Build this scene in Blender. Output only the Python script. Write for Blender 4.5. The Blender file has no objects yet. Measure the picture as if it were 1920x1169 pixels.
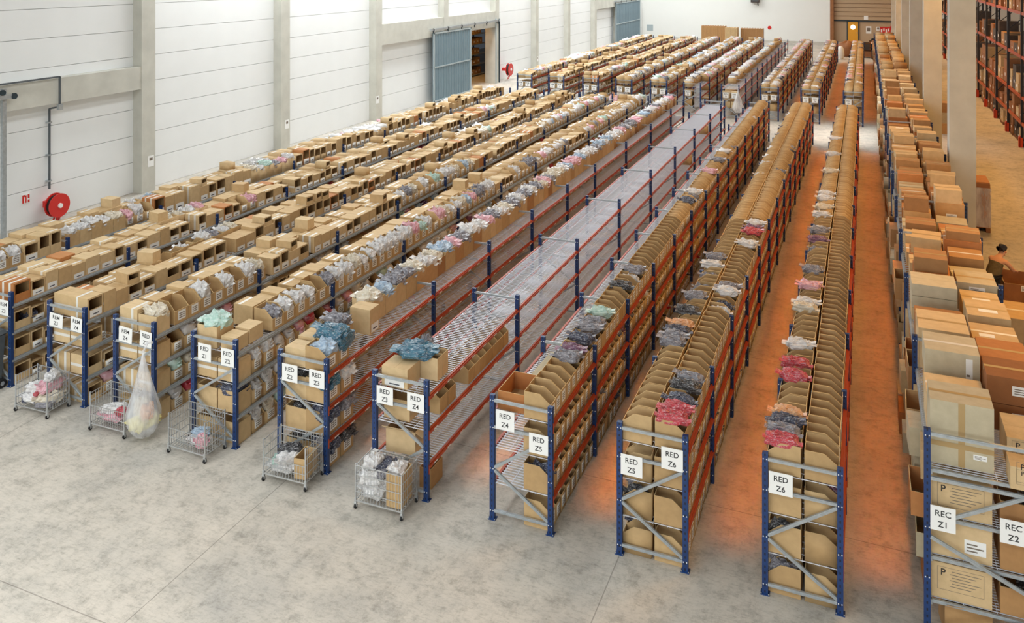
import bpy, bmesh, math, random
import numpy as np
from mathutils import Vector, Matrix, noise as mnoise
PI = math.pi
S = bpy.context.scene
COL = S.collection
rnd = random.Random(7)

# ------------------------------------------------------------------ camera
YAW = math.radians(22.6593)
CAM = Vector((0.0, 0.0, 7.7707))
cd = bpy.data.cameras.new('camera'); cam = bpy.data.objects.new('camera', cd); COL.objects.link(cam)
cam.location = CAM; cam.rotation_euler = (PI/2, 0, YAW)
cd.sensor_width = 36.0; cd.lens = 1587.59/1920*36.0
cd.shift_x = 0.0; cd.shift_y = -(584.5+60.76)/1920
cd.clip_end = 300
S.camera = cam

# ------------------------------------------------------------------ world, light, exposure
S.view_settings.view_transform = 'Standard'; S.view_settings.look = 'None'
S.view_settings.gamma = 1.0; S.view_settings.use_curve_mapping = False
S.view_settings.exposure = 0.22
w = bpy.data.worlds.new('world'); S.world = w; w.use_nodes = True
w.node_tree.nodes['Background'].inputs[0].default_value = (0.75, 0.85, 1.0, 1)
w.node_tree.nodes['Background'].inputs[1].default_value = 0.05

def area(name, loc, sx, sy, power, col, spread=180.0, rot=(0, 0, 0)):
    l = bpy.data.lights.new(name, 'AREA'); l.shape = 'RECTANGLE'; l.size = sx; l.size_y = sy
    l.energy = power; l.color = col; l.spread = math.radians(spread)
    o = bpy.data.objects.new(name, l); COL.objects.link(o); o.location = loc; o.rotation_euler = rot
    return o
WHITE = (0.94, 0.985, 1.0); AISLE_ORANGE = (1.0, 0.22, 0.01); WARM = (1.0, 0.5, 0.12)  # the deep orange is picked to tint the aisle floors
CEIL = 12.6
# assumed roof lights, unseen, over the white half of the hall
for x, p, ya in ((-20.8, 5200, 23), (-14.5, 2400, -2), (-8.5, 1900, -2)):
    area('added_overhead_light', (x, (90+ya)/2, CEIL-.3), 1.6, 90-ya, p, WHITE)
area('added_store_light', (-25.0, 50.5, 6.5), 1.0, 5, 160, WARM)  # light added to brighten the shelving behind the fire door
area('added_overhead_light', (-6, -2.0, CEIL-.3), 30, 5, 2100, WHITE, 115)  # unseen light added for the front floor
area('front_fill', (-7, -7.8, 6.0), 26, 5, 1300, WHITE, 180, (PI/2, 0, 0))  # fill light added behind the camera to brighten the front faces
area('added_overhead_light', (-13, 86, CEIL-.3), 18, 6, 400, WHITE)  # extra light added to brighten the far end wall
area('added_overhead_light', (-.6, 42, CEIL-.3), 6, 3.2, 110, WHITE, 40)  # narrow beam added to whiten the cross aisle floor
# added narrow orange lights, unseen, over the picking aisles to tint their floors
def added_aisle_light(x, y0, y1, wd, p, spread=6, col=AISLE_ORANGE):
    area('added_aisle_light', (x, (y0+y1)/2, 9.6), wd, y1-y0, p*.85*(y1-y0), col, spread)
for x, wd, p in ((-8.96, .4, .35), (-7.2, .4, .9), (-5.38, .45, 1.3), (-3.49, .45, 2.0), (-1.64, .45, 1.6), (.2, .5, 1.45)):
    added_aisle_light(x, 11.7, 38.5, wd, p)
    if x > -6: added_aisle_light(x+.05, 46, 75, wd, p*.85)
# assumed broad sodium lamps, unseen, over the pallet racking side
for y in (18, 34, 50, 66, 82):
    area('assumed_bay_lamp', (4.4, y, 11.5), 2.2, 5, 560, WARM, 150)
for y in (20, 34, 52, 70, 86):  # weak warm lights assumed over the bin racks, unseen
    area('assumed_bay_lamp', (-1.3, y, 12.0), 2.0, 5, 45, (1.0, .74, .48), 150)

# ------------------------------------------------------------------ materials
def lin(c): return tuple(((v/255)/12.92 if v/255 <= .04045 else ((v/255+.055)/1.055)**2.4) for v in c)
MATS = {}; MLIST = []
def newmat(name):
    m = bpy.data.materials.new(name); m.use_nodes = True
    MATS[name] = len(MLIST); MLIST.append(m)
    nt = m.node_tree
    return m, nt, nt.nodes['Principled BSDF']
def link(nt, a, b): nt.links.new(a, b)
def noise(nt, scale, detail=4, coord='Object', rough=.55, vec=None, stretch=None):
    tc = nt.nodes.new('ShaderNodeTexCoord'); n = nt.nodes.new('ShaderNodeTexNoise')
    n.inputs['Scale'].default_value = scale; n.inputs['Detail'].default_value = detail; n.inputs['Roughness'].default_value = rough
    src = tc.outputs[coord]
    if stretch:
        mp = nt.nodes.new('ShaderNodeMapping'); mp.inputs['Scale'].default_value = stretch
        link(nt, src, mp.inputs['Vector']); src = mp.outputs['Vector']
    link(nt, src, n.inputs['Vector']); return n
def ramp(nt, fac, stops):
    r = nt.nodes.new('ShaderNodeValToRGB'); e = r.color_ramp.elements
    while len(e) < len(stops): e.new(.5)
    for q, (p, c) in zip(e, stops): q.position = p; q.color = (*c, 1)
    link(nt, fac, r.inputs['Fac']); return r
def mixc(nt, fac, a, b, mode='MIX'):
    m = nt.nodes.new('ShaderNodeMix'); m.data_type = 'RGBA'; m.blend_type = mode
    for s, v in ((0, fac), (6, a), (7, b)):
        if isinstance(v, (int, float)): m.inputs[s].default_value = v
        elif isinstance(v, tuple): m.inputs[s].default_value = (*v, 1)
        else: link(nt, v, m.inputs[s])
    return m.outputs[2]
def bump(nt, bsdf, height, strength, dist=.01):
    b = nt.nodes.new('ShaderNodeBump'); b.inputs['Strength'].default_value = strength; b.inputs['Distance'].default_value = dist
    link(nt, height, b.inputs['Height']); link(nt, b.outputs[0], bsdf.inputs['Normal']); return b
def plain(name, rgb, rough=.6, metal=0., nscale=0, namt=.12, coord='Object'):
    m, nt, b = newmat(name); c = lin(rgb)
    b.inputs['Roughness'].default_value = rough; b.inputs['Metallic'].default_value = metal
    if nscale:
        n = noise(nt, nscale, 4, coord)
        r = ramp(nt, n.outputs['Fac'], [(.3, tuple(v*(1-namt) for v in c)), (.7, tuple(min(1, v*(1+namt)) for v in c))])
        link(nt, r.outputs[0], b.inputs['Base Color'])
    else: b.inputs['Base Color'].default_value = (*c, 1)
    return m
def cardboard(name, a, mid, bcol, rough=.75):
    m, nt, b = newmat(name)
    oi = nt.nodes.new('ShaderNodeObjectInfo'); at = nt.nodes.new('ShaderNodeAttribute'); at.attribute_name = 'tint'
    ad = nt.nodes.new('ShaderNodeMath'); ad.operation = 'ADD'; fr = nt.nodes.new('ShaderNodeMath'); fr.operation = 'FRACT'
    link(nt, oi.outputs['Random'], ad.inputs[0]); link(nt, at.outputs['Fac'], ad.inputs[1]); link(nt, ad.outputs[0], fr.inputs[0])
    r = ramp(nt, fr.outputs[0], [(0, lin(a)), (.55, lin(mid)), (1, lin(bcol))])
    n = noise(nt, 9, 5)
    n2 = ramp(nt, n.outputs['Fac'], [(.3, (.86, .85, .83)), (.7, (1.0, 1.0, 1.0))])
    link(nt, mixc(nt, 1.0, r.outputs[0], n2.outputs[0], 'MULTIPLY'), b.inputs['Base Color'])
    b.inputs['Roughness'].default_value = rough
    return m
cardboard('cardboard', (201, 168, 122), (208, 178, 133), (218, 190, 147))
cardboard('cardboard_bin', (184, 150, 104), (193, 160, 113), (202, 170, 124))
cardboard('cardboard_brown', (158, 110, 66), (184, 140, 90), (205, 165, 115))
cardboard('cardboard_dark', (142, 88, 46), (148, 93, 50), (154, 98, 54))
cardboard('cardboard_orange', (184, 120, 66), (192, 128, 74), (200, 138, 84))
cardboard('cardboard_grey', (190, 178, 150), (199, 186, 158), (208, 196, 168))
plain('cardboard_edge', (232, 205, 150), .8)
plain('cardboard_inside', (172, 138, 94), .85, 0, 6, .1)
plain('tape', (226, 222, 214), .3)
plain('brown_tape', (176, 146, 98), .35)
plain('paper', (238, 238, 236), .6)
plain('ink', (24, 24, 28), .6)
plain('faded_ink', (120, 108, 96), .7)
plain('barcode', (70, 72, 84), .6)
plain('orange_beam', (170, 68, 34), .42, 0, 3, .12)
plain('galvanised', (176, 182, 186), .42, .55, 14, .12)
plain('wire_metal', (222, 226, 236), .35, .3)
plain('cart_metal', (205, 208, 210), .32, .75)
plain('white_panel', (236, 238, 238), .5, 0, 1.2, .015)
plain('panel_joint', (196, 198, 196), .8)
plain('back_paint', (234, 234, 230), .7, 0, .5, .015)
plain('concrete', (196, 194, 184), .8, 0, 1.5, .09)
plain('ceiling_paint', (150, 150, 148), .9)
plain('door_grey', (122, 142, 152), .5, .1, 2, .08)
plain('door_trim', (178, 190, 194), .45, .3)
plain('dark_steel', (42, 58, 66), .5, .2)
plain('rack_black', (34, 36, 44), .5)
plain('red_paint', (206, 40, 34), .35)
plain('guard_red', (196, 62, 26), .5)
plain('hose_black', (28, 26, 26), .6)
plain('bin_grey', (84, 90, 94), .5, 0, 4, .06)
plain('rubber', (26, 26, 28), .7)
plain('shutter_grey', (182, 156, 126), .5)
plain('door_yellow', (226, 160, 40), .5)
plain('wood_brown', (128, 84, 52), .7, 0, 5, .2)
plain('goods_dark', (74, 62, 54), .7, 0, 5, .2)
plain('goods_brown', (150, 98, 58), .7, 0, 4, .15)
plain('hair', (26, 20, 20), .5)
plain('skin', (214, 158, 122), .55)
plain('olive_cloth', (98, 84, 56), .85, 0, 14, .2)
plain('black_cloth', (22, 22, 26), .85)
plain('pink_cloth', (224, 184, 190), .85)
plain('denim', (62, 74, 104), .85)
plain('blue_plastic', (44, 60, 96), .4)
plain('orange_sticker', (236, 150, 60), .5)
plain('red_print', (176, 60, 52), .6)
m, nt, b = newmat('window_light'); b.inputs['Emission Color'].default_value = (1, .95, .85, 1); b.inputs['Emission Strength'].default_value = 6
# rack blue with punched holes in a pale rim
m, nt, b = newmat('rack_blue')
b.inputs['Roughness'].default_value = .42
n = noise(nt, 5, 3)
r = ramp(nt, n.outputs['Fac'], [(.3, lin((18, 46, 92))), (.7, lin((26, 60, 114)))])
tc = nt.nodes.new('ShaderNodeTexCoord'); sx = nt.nodes.new('ShaderNodeSeparateXYZ'); link(nt, tc.outputs['Object'], sx.inputs[0])
def mth(op, a, b2=None):
    q = nt.nodes.new('ShaderNodeMath'); q.operation = op
    for i, v in enumerate((a, b2)):
        if v is None: continue
        if isinstance(v, (int, float)): q.inputs[i].default_value = v
        else: link(nt, v, q.inputs[i])
    return q.outputs[0]
fz = mth('ABSOLUTE', mth('SUBTRACT', mth('FRACT', mth('MULTIPLY', sx.outputs[2], 13.0)), .5))
hole = mth('MULTIPLY', mth('LESS_THAN', fz, .2), mth('LESS_THAN', mth('ABSOLUTE', sx.outputs[0]), .009))
link(nt, mixc(nt, hole, r.outputs[0], lin((14, 22, 44))), b.inputs['Base Color'])
# floor: worn pale concrete, scuffs, saw cuts
m, nt, b = newmat('floor_concrete')
n1 = noise(nt, .5, 6, rough=.62); n2 = noise(nt, 3.2, 10, rough=.8); n3 = noise(nt, 7, 10, rough=.85, stretch=(1.0, .5, 1)); n4 = noise(nt, 24, 8, rough=.8, stretch=(.3, 1.0, 1)); n5 = noise(nt, 1.1, 4)
base = ramp(nt, n1.outputs['Fac'], [(.32, lin((172, 168, 161))), (.5, lin((196, 189, 178))), (.68, lin((207, 198, 186)))])
scf = ramp(nt, n2.outputs['Fac'], [(.37, (.6, .605, .6)), (.5, (.95, .95, .95)), (.7, (1.05, 1.04, 1.03))])
scr = ramp(nt, n3.outputs['Fac'], [(.36, (.72, .72, .7)), (.5, (1, 1, 1))])
sc2 = ramp(nt, n4.outputs['Fac'], [(.37, (.62, .62, .6)), (.5, (1, 1, 1))])
wear = ramp(nt, n5.outputs['Fac'], [(.35, (.25, .25, .25)), (.65, (1, 1, 1))])
c1 = mixc(nt, .85, base.outputs[0], scf.outputs[0], 'MULTIPLY'); c2 = mixc(nt, wear.outputs[0], c1, mixc(nt, 1.0, c1, scr.outputs[0], 'MULTIPLY')); c2 = mixc(nt, .6, c2, sc2.outputs[0], 'MULTIPLY')
tc = nt.nodes.new('ShaderNodeTexCoord'); sx = nt.nodes.new('ShaderNodeSeparateXYZ'); link(nt, tc.outputs['Object'], sx.inputs[0])
cut = None
for ax, off, per in ((0, 8.1, 5.1), (1, 2.6, 5.0)):
    a = mth('ABSOLUTE', mth('SUBTRACT', mth('FRACT', mth('DIVIDE', mth('ADD', sx.outputs[ax], off+per*40.5), per)), .5))
    k = mth('LESS_THAN', a, .007/per)
    cut = k if cut is None else mth('MAXIMUM', cut, k)
link(nt, mixc(nt, mth('MULTIPLY', cut, .55), c2, lin((96, 90, 82))), b.inputs['Base Color'])
b.inputs['Roughness'].default_value = .62
bump(nt, b, n2.outputs['Fac'], .08)
# garments in clear film
GARM = {'white': ((232, 230, 228), (198, 196, 198)), 'grey': ((150, 148, 156), (92, 90, 100)), 'pink': ((232, 186, 194), (216, 146, 162)),
        'pale_blue': ((176, 196, 214), (140, 166, 194)), 'mint': ((198, 222, 212), (156, 196, 184)), 'navy': ((58, 64, 92), (28, 32, 52)),
        'teal': ((44, 112, 136), (22, 76, 104)), 'red': ((206, 62, 76), (170, 34, 54)), 'peach': ((230, 176, 128), (216, 150, 92)),
        'purple': ((136, 84, 116), (98, 54, 88)), 'black': ((52, 50, 54), (24, 24, 28)), 'yellow': ((226, 214, 130), (212, 196, 96)),
        'cream': ((226, 216, 196), (204, 190, 166))}
for g, (ca, cb) in GARM.items():
    m, nt, b = newmat('film_'+g)
    n = noise(nt, 7, 3, 'Generated'); n2 = noise(nt, 16, 3, 'Generated', .7)
    r = ramp(nt, n.outputs['Fac'], [(.35, lin(cb)), (.62, lin(ca))])
    hz = ramp(nt, n2.outputs['Fac'], [(.52, (0, 0, 0)), (.66, (.55, .55, .55))])
    link(nt, mixc(nt, hz.outputs[0], r.outputs[0], lin((226, 226, 230))), b.inputs['Base Color'])
    b.inputs['Roughness'].default_value = .35; b.inputs['Coat Weight'].default_value = .5; b.inputs['Coat Roughness'].default_value = .2
    bump(nt, b, n2.outputs['Fac'], .6, .03)
# clear polythene
m, nt, b = newmat('clear_film')
b.inputs['Base Color'].default_value = (.86, .87, .9, 1); b.inputs['Roughness'].default_value = .25
tr = nt.nodes.new('ShaderNodeBsdfTransparent'); mx = nt.nodes.new('ShaderNodeMixShader')
n = noise(nt, 6, 4, 'Object', .6, stretch=(1, 1, .25)); rr = ramp(nt, n.outputs['Fac'], [(.35, (.22, .22, .22)), (.7, (.62, .62, .62))])
link(nt, rr.outputs[0], mx.inputs[0]); link(nt, tr.outputs[0], mx.inputs[1]); link(nt, b.outputs[0], mx.inputs[2])
link(nt, mx.outputs[0], nt.nodes['Material Output'].inputs['Surface'])
M = MATS

# ------------------------------------------------------------------ mesh builder / templates
class MB:
    def __init__(s): s.v = []; s.f = []; s.m = []
    def poly(s, pts, mat):
        k = len(s.v); s.v += [tuple(p) for p in pts]; s.f.append(tuple(range(k, k+len(pts)))); s.m.append(M[mat])
    def hexa(s, p, mat, skip=()):
        # p: 8 corners, bottom ring 0-3 ccw, top ring 4-7
        k = len(s.v); s.v += [tuple(q) for q in p]
        for i, q in enumerate(((0, 3, 2, 1), (4, 5, 6, 7), (0, 1, 5, 4), (1, 2, 6, 5), (2, 3, 7, 6), (3, 0, 4, 7))):
            if i in skip: continue
            s.f.append(tuple(k+a for a in q)); s.m.append(M[mat])
    def box(s, x0, x1, y0, y1, z0, z1, mat, skip=()):
        s.hexa([(x0, y0, z0), (x1, y0, z0), (x1, y1, z0), (x0, y1, z0), (x0, y0, z1), (x1, y0, z1), (x1, y1, z1), (x0, y1, z1)], mat, skip)
    def bar(s, a, b, w, mat, h=None, caps=False):
        a = Vector(a); b = Vector(b); d = (b-a).normalized()
        u = d.cross(Vector((0, 0, 1)))
        if u.length < 1e-3: u = Vector((1, 0, 0))
        u.normalize(); v = d.cross(u).normalized(); h = w if h is None else h
        u = u*w/2; v = v*h/2
        ring = [-u-v, u-v, u+v, -u+v]
        s.hexa([a+q for q in ring]+[b+q for q in ring], mat, () if caps else (0, 1))
    def prism(s, xz, y0, y1, mat, edge=None, edge_ids=()):
        k = len(s.v); n = len(xz)
        s.v += [(x, y0, z) for x, z in xz]+[(x, y1, z) for x, z in xz]
        s.f.append(tuple(range(k, k+n))); s.m.append(M[mat])
        s.f.append(tuple(range(k+2*n-1, k+n-1, -1))); s.m.append(M[mat])
        for i in range(n):
            j = (i+1) % n
            s.f.append((k+i, k+n+i, k+n+j, k+j)); s.m.append(M[edge if i in edge_ids else mat])
    def cyl(s, c, r, h, mat, axis='z', n=14, r2=None):
        r2 = r if r2 is None else r2
        def pt(a, rr, t):
            p, q = rr*math.cos(a), rr*math.sin(a)
            return {'z': (c[0]+p, c[1]+q, c[2]+t), 'x': (c[0]+t, c[1]+p, c[2]+q), 'y': (c[0]+q, c[1]+t, c[2]+p)}[axis]
        k = len(s.v); s.v += [pt(2*PI*i/n, r, 0) for i in range(n)]+[pt(2*PI*i/n, r2, h) for i in range(n)]
        s.f.append(tuple(range(k+n-1, k-1, -1))); s.m.append(M[mat])
        s.f.append(tuple(range(k+n, k+2*n))); s.m.append(M[mat])
        for i in range(n): j = (i+1) % n; s.f.append((k+i, k+j, k+n+j, k+n+i)); s.m.append(M[mat])
    def tube(s, pts, w, mat, closed=False):
        for a, b in zip(pts, pts[1:]+(pts[:1] if closed else [])): s.bar(a, b, w, mat, caps=True)
    def grid(s, P, mat, wrap=False):
        nu, nv = len(P), len(P[0]); k = len(s.v)
        for row in P: s.v += [tuple(q) for q in row]
        for i in range(nu-1):
            for j in range(nv if wrap else nv-1):
                jj = (j+1) % nv
                s.f.append((k+i*nv+j, k+i*nv+jj, k+(i+1)*nv+jj, k+(i+1)*nv+j)); s.m.append(M[mat])
    def mesh(s, name, smooth=False):
        me = bpy.data.meshes.new(name); me.from_pydata(s.v, [], s.f)
        used = sorted(set(s.m)); mp = {u: i for i, u in enumerate(used)}
        for u in used: me.materials.append(MLIST[u])
        me.polygons.foreach_set('material_index', [mp[q] for q in s.m])
        if smooth: me.polygons.foreach_set('use_smooth', [True]*len(s.f))
        me.update(); return me
    def arrays(s):
        if not hasattr(s, '_a'):
            s._a = (np.array(s.v, float), np.array([i for f in s.f for i in f], np.int64), np.array([len(f) for f in s.f], np.int64), np.array(s.m, np.int64))
        return s._a
    def shared(s, name, smooth=False):
        if not hasattr(s, '_me'): s._me = s.mesh(name, smooth)
        return s._me

def ob(name, data, parent=None, loc=None, rot=None, scale=None):
    o = bpy.data.objects.new(name, data); COL.objects.link(o)
    if parent is not None: o.parent = parent
    if loc is not None: o.location = loc
    if rot is not None: o.rotation_euler = rot
    if scale is not None: o.scale = scale
    return o
def tag(o, label, cat, group=None, kind=None):
    o['label'] = label; o['category'] = cat
    if group: o['group'] = group
    if kind: o['kind'] = kind
    return o
def thing(name, label, cat, loc=(0, 0, 0), rz=0, group=None):
    return tag(ob(name, None, None, loc, (0, 0, rz)), label, cat, group)
def struct(name, mb, parent=None, loc=None):
    o = ob(name, mb.mesh(name), parent, loc)
    if parent is None: o['kind'] = 'structure'
    return o
def part(name, mb, parent, loc=None, rot=None, scale=None, smooth=False, label=None, kind=None):
    o = ob(name, mb.mesh(name, smooth), parent, loc, rot, scale)
    if label: o['label'] = label
    if kind: o['kind'] = kind
    return o
def text(body, size, mat, parent, loc, rot, name='lettering', align='CENTER', extr=.0006):
    c = bpy.data.curves.new(name, 'FONT'); c.body = body; c.size = size; c.align_x = align; c.align_y = 'CENTER'; c.extrude = extr; c.offset = size*.008
    c.materials.append(MLIST[M[mat]]); c.resolution_u = 3
    key = (body, size, mat, align)
    if key not in _txt:
        o = bpy.data.objects.new('t', c); COL.objects.link(o); bpy.context.view_layer.update()
        _txt[key] = bpy.data.meshes.new_from_object(o.evaluated_get(bpy.context.evaluated_depsgraph_get())); bpy.data.objects.remove(o)
    return ob(name, _txt[key], parent, loc, rot)
_txt = {}
def ordinal(n):
    return '%d%s' % (n, 'th' if 10 <= n % 100 <= 20 else {1: 'st', 2: 'nd', 3: 'rd'}.get(n % 10, 'th'))

# ------------------------------------------------------------------ the hall
XW, YB = -23.3, 94.0
mb = MB(); mb.box(-34, 14.2, -8, 97, -.2, 0, 'floor_concrete'); struct('floor', mb)
mb = MB(); mb.box(-34, 14.2, -8, 97, CEIL, CEIL+.2, 'ceiling_paint'); struct('ceiling', mb)
mb = MB(); mb.box(-34, 14.2, -8.2, -8, 0, CEIL, 'back_paint'); struct('wall_front', mb)
mb = MB(); mb.box(14.2, 14.4, -8, 97, 0, CEIL, 'back_paint'); struct('wall_right', mb)
mb = MB(); mb.box(-20.1, 6.1, -7.99, -7.95, 3.4, 8.6, 'door_trim')  # made-up window frame, unseen, dressing the added front fill light
for k in range(14): mb.box(-20.1+k*2.0, -20.0+k*2.0, -7.95, -7.88, 3.4, 8.6, 'dark_steel')
for z in (3.4, 6.0, 8.55): mb.box(-20.1, 6.1, -7.95, -7.88, z, z+.08, 'dark_steel')
struct('fill_frame', mb)
OP0, OP1, OPZ = 48.0, 52.0, 4.25
mb = MB()
mb.box(XW-.3, XW-.05, -8, OP0, 0, CEIL, 'panel_joint'); mb.box(XW-.3, XW-.05, OP1, YB+3, 0, CEIL, 'panel_joint'); mb.box(XW-.3, XW-.05, OP0, OP1, OPZ, CEIL, 'panel_joint')
wall = struct('wall_left', mb)
cols_l = [-.5, 7.1, 14.65, 22.2, 29.7, 37.25, 44.75, 52.3, 59.8, 67.3, 74.85, 82.4, 90.0]
zj = [0.0]+[1.05+.91*k for k in range(13)]
panels = {}
for a, b_ in zip(cols_l[2:], cols_l[3:]+[97.0]):
    for z0, z1 in zip(zj, zj[1:]):
        y0, y1 = a+.28, min(b_-.28, YB)
        if a == 44.75 and z0 < OPZ-.2:
            y1 = OP0
        z1 = min(z1, CEIL)
        if z1-z0 < .2: continue
        key = (round(y1-y0, 3), round(z1-z0, 3))
        if key not in panels:
            q = MB(); L, H = y1-y0, z1-z0; e = .006
            q.hexa([(-.06, 0, .003), (0, e, .008), (0, L-e, .008), (-.06, L, .003), (-.06, 0, H-.003), (0, e, H-.008), (0, L-e, H-.008), (-.06, L, H-.003)], 'white_panel')
            panels[key] = q.mesh('panel')
        ob('panel', panels[key], wall, (XW, y0, z0))
# concrete columns along the panelled wall
for i, y in enumerate(cols_l[2:]):
    mb = MB(); mb.box(XW-.05, -22.9, y-.3, y+.3, 0, CEIL, 'concrete'); struct('trim_%d' % (i+1), mb)
# lintel beams between columns
for i, (y0, y1, z0, z1) in enumerate(((14.95, 21.9, 3.6, 4.37), (37.55, 52.0, 3.78, 4.85), (75.15, 90, 3.9, 4.9))):
    mb = MB(); mb.box(XW-.02, -22.92, y0, y1, z0, z1, 'concrete')
    struct('trim_%d' % (20+i), mb)
# wall at the far end, with the recess that holds the roller shutter
RX0, RX1 = -3.05, 3.05
mb = MB(); mb.box(-34, RX0-.12, YB, YB+.25, 0, CEIL, 'back_paint'); mb.box(RX1+.1, 14.2, YB, YB+.25, 0, CEIL, 'back_paint')
mb.box(RX0-.12, RX1+.1, YB+.6, YB+.8, 0, 2.4, 'shutter_grey'); mb.box(RX0-.12, RX1+.1, YB+.6, YB+.8, 7.2, CEIL, 'back_paint')
struct('wall_back', mb)
mb = MB(); mb.box(RX0-.35, RX0, YB-.05, YB+.6, 0, CEIL, 'goods_brown'); struct('trim_31', mb)
mb = MB(); mb.box(RX1, RX1+.35, YB-.05, YB+.6, 0, CEIL, 'goods_brown'); struct('trim_32', mb)
sh = thing('roller_shutter', 'grey slatted roller shutter high in the far end wall', 'shutter', (0, YB+.5, 2.3))
q = MB(); q.prism([(-.0, 0), (.09, .05), (.09, .36), (0, .43)], 0, RX1-RX0-.02, 'shutter_grey'); slat = q.mesh('slat')
for k in range(12): ob('slat', slat, sh, (RX0+.01, 0, k*.44), (0, 0, -PI/2))
q = MB(); q.box(-.15, .25, -.13, -.1, .1, .5, 'paper'); part('notice', q, sh)
q = MB(); q.box(RX0+.01, RX1-.01, -.08, .04, -.1, .0, 'dark_steel'); part('bottom_rail', q, sh)
yd = thing('yellow_door', 'yellow personnel door with a round lit window under the roller shutter', 'door', (-1.2, YB+.56, 0))
q = MB(); q.box(-.5, .5, -.05, .04, 0, 2.15, 'door_yellow'); leaf = part('leaf', q, yd)
q = MB(); q.box(-.6, -.5, -.08, .04, 0, 2.25, 'dark_steel'); q.box(.5, .6, -.08, .04, 0, 2.25, 'dark_steel'); q.box(-.6, .6, -.08, .04, 2.15, 2.25, 'dark_steel'); part('frame', q, yd)
q = MB(); q.cyl((0, -.05, 1.6), .22, -.02, 'window_light', 'y', 20); part('window', q, leaf)
q = MB(); q.box(.38, .42, -.12, -.05, .95, 1.1, 'galvanised'); part('handle', q, leaf)

# inner fire doors on the panelled wall
def fire_door(name, label, y0, y1, h, track0, track1):
    r = thing(name, label, 'door', (-22.8, y0, .05))
    L = y1-y0; n = int(L/.32); q = MB()
    q.box(-.05, 0, 0, L, 0, h, 'door_grey'); part('leaf', q, r)
    rb = MB(); rb.prism([(0, 0), (.03, .0), (.03, h/2-.06), (0, h/2-.06)], -.03, .03, 'door_grey'); rm = rb.mesh('rib')
    for k in range(1, n):
        for z in (.03, h/2+.03): ob('rib', rm, r, (0, k*L/n, z))
    q = MB(); q.box(0, .045, 0, L, h/2-.05, h/2+.02, 'door_trim'); q.box(0, .045, -.02, .1, 0, h, 'door_trim'); q.box(0, .045, L-.1, L+.02, 0, h, 'door_trim'); q.box(0, .045, 0, L, 0, .08, 'door_trim'); q.box(0, .045, 0, L, h-.08, h, 'door_trim')
    part('frame', q, r)
    q = MB(); q.box(-.05, .06, track0-y0, track1-y0, h+.12, h+.24, 'galvanised'); part('track', q, r)
    hm = MB(); hm.bar((.03, 0, 0), (.03, 0, .3), .05, 'dark_steel', caps=True); hm.cyl((.0, 0, .2), .09, .06, 'dark_steel', 'x', 12); hme = hm.mesh('hanger')
    for k in range(6): ob('hanger', hme, r, (0, .3+k*(track1-track0-.6)/5+track0-y0, h-.04))
    return r
fire_door('sliding_fire_door', 'grey ribbed sliding fire door standing half open beside the red hose reel', 42.95, 47.9, 3.98, 42.6, 52.4)
fire_door('sliding_fire_door', 'grey ribbed sliding fire door shut in the far corner of the panelled wall', 81.3, 91.0, 4.2, 80.9, 91.4)
mb = MB(); mb.box(-22.9, -22.84, 51.95, 52.06, 0, 4.35, 'door_trim'); mb.box(-22.9, -22.84, 52.5, 52.62, 0, 4.3, 'dark_steel'); mb.box(-23.65, -22.86, 51.96, 52.3, 0, OPZ, 'concrete'); struct('trim_40', mb)
# shelving seen through the half-open door
mb = MB(); mb.box(-33.5, -33.3, 40, 62, 0, 6, 'goods_dark'); struct('wall_store', mb)
sr = thing('store_shelf', 'tiered shelving of brown boxes glimpsed through the half open fire door', 'shelf', (-26.2, 47.5, 0))
for k in range(7):
    q = MB(); q.box(-.5, .5, 0, 9, .08+k*.72, .14+k*.72, 'galvanised'); part('shelf', q, sr)
for y in (0, 3, 6, 9):
    for x in (-.5, .45):
        q = MB(); q.box(x, x+.06, y, y+.06, 0, 5.0, 'dark_steel'); part('upright', q, sr)
for k in range(6):
    y = 47.6
    j = 0
    while y < 55.6:
        L = rnd.uniform(.45, .8); hgt = rnd.uniform(.3, .52); j += 1
        q = MB(); q.box(-.42, .42, 0, L-.05, 0, hgt, 'cardboard_brown'); q.box(.42, .423, L*.3, L*.6, hgt*.3, hgt*.6, 'paper')
        o = ob('stored_box', q.mesh('stored_box'), None, (-26.2, y, .14+k*.72))
        tag(o, 'brown box on the %s shelf behind the fire door, %s from its near end' % (ordinal(k+1), ordinal(j)), 'box', 'boxes behind the fire door'); y += L

# wall fittings
def hose_reel(loc, r, label):
    t = thing('hose_reel', label, 'hose reel', loc)
    q = MB(); q.cyl((0, 0, 0), r, .04, 'red_paint', 'x', 28); q.cyl((.2, 0, 0), r, .04, 'red_paint', 'x', 28); part('disc', q, t)
    q = MB(); q.cyl((.04, 0, 0), r*.86, .16, 'hose_black', 'x', 28); part('hose', q, t)
    q = MB(); q.cyl((.24, 0, 0), r*.2, .05, 'paper', 'x', 16); part('hub', q, t)
    q = MB(); q.bar((.12, -.1, -r), (.0, -.1, -r-.25), .04, 'red_paint', caps=True); q.bar((.12, .1, -r), (0, .1, -r-.25), .04, 'red_paint', caps=True); q.bar((.12, .0, 0), (.12, 0, -r-.1), .05, 'red_paint', caps=True); q.box(-.4, 0, -.12, .12, -.1, .1, 'red_paint'); part('bracket', q, t)
hose_reel((-22.95, 18.55, .5), .36, 'red fire hose reel low on the panelled wall below the vertical pipe')
hose_reel((-22.75, 53.75, .75), .42, 'red fire hose reel on the wall just past the half open fire door')
t = thing('fire_hose_sign', 'small red and white fire hose sign on the white panelled wall', 'sign', (XW+.01, 17.85, .82))
q = MB(); q.box(-.01, .012, -.13, .13, -.14, .14, 'paper'); part('plate', q, t)
q = MB()
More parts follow.
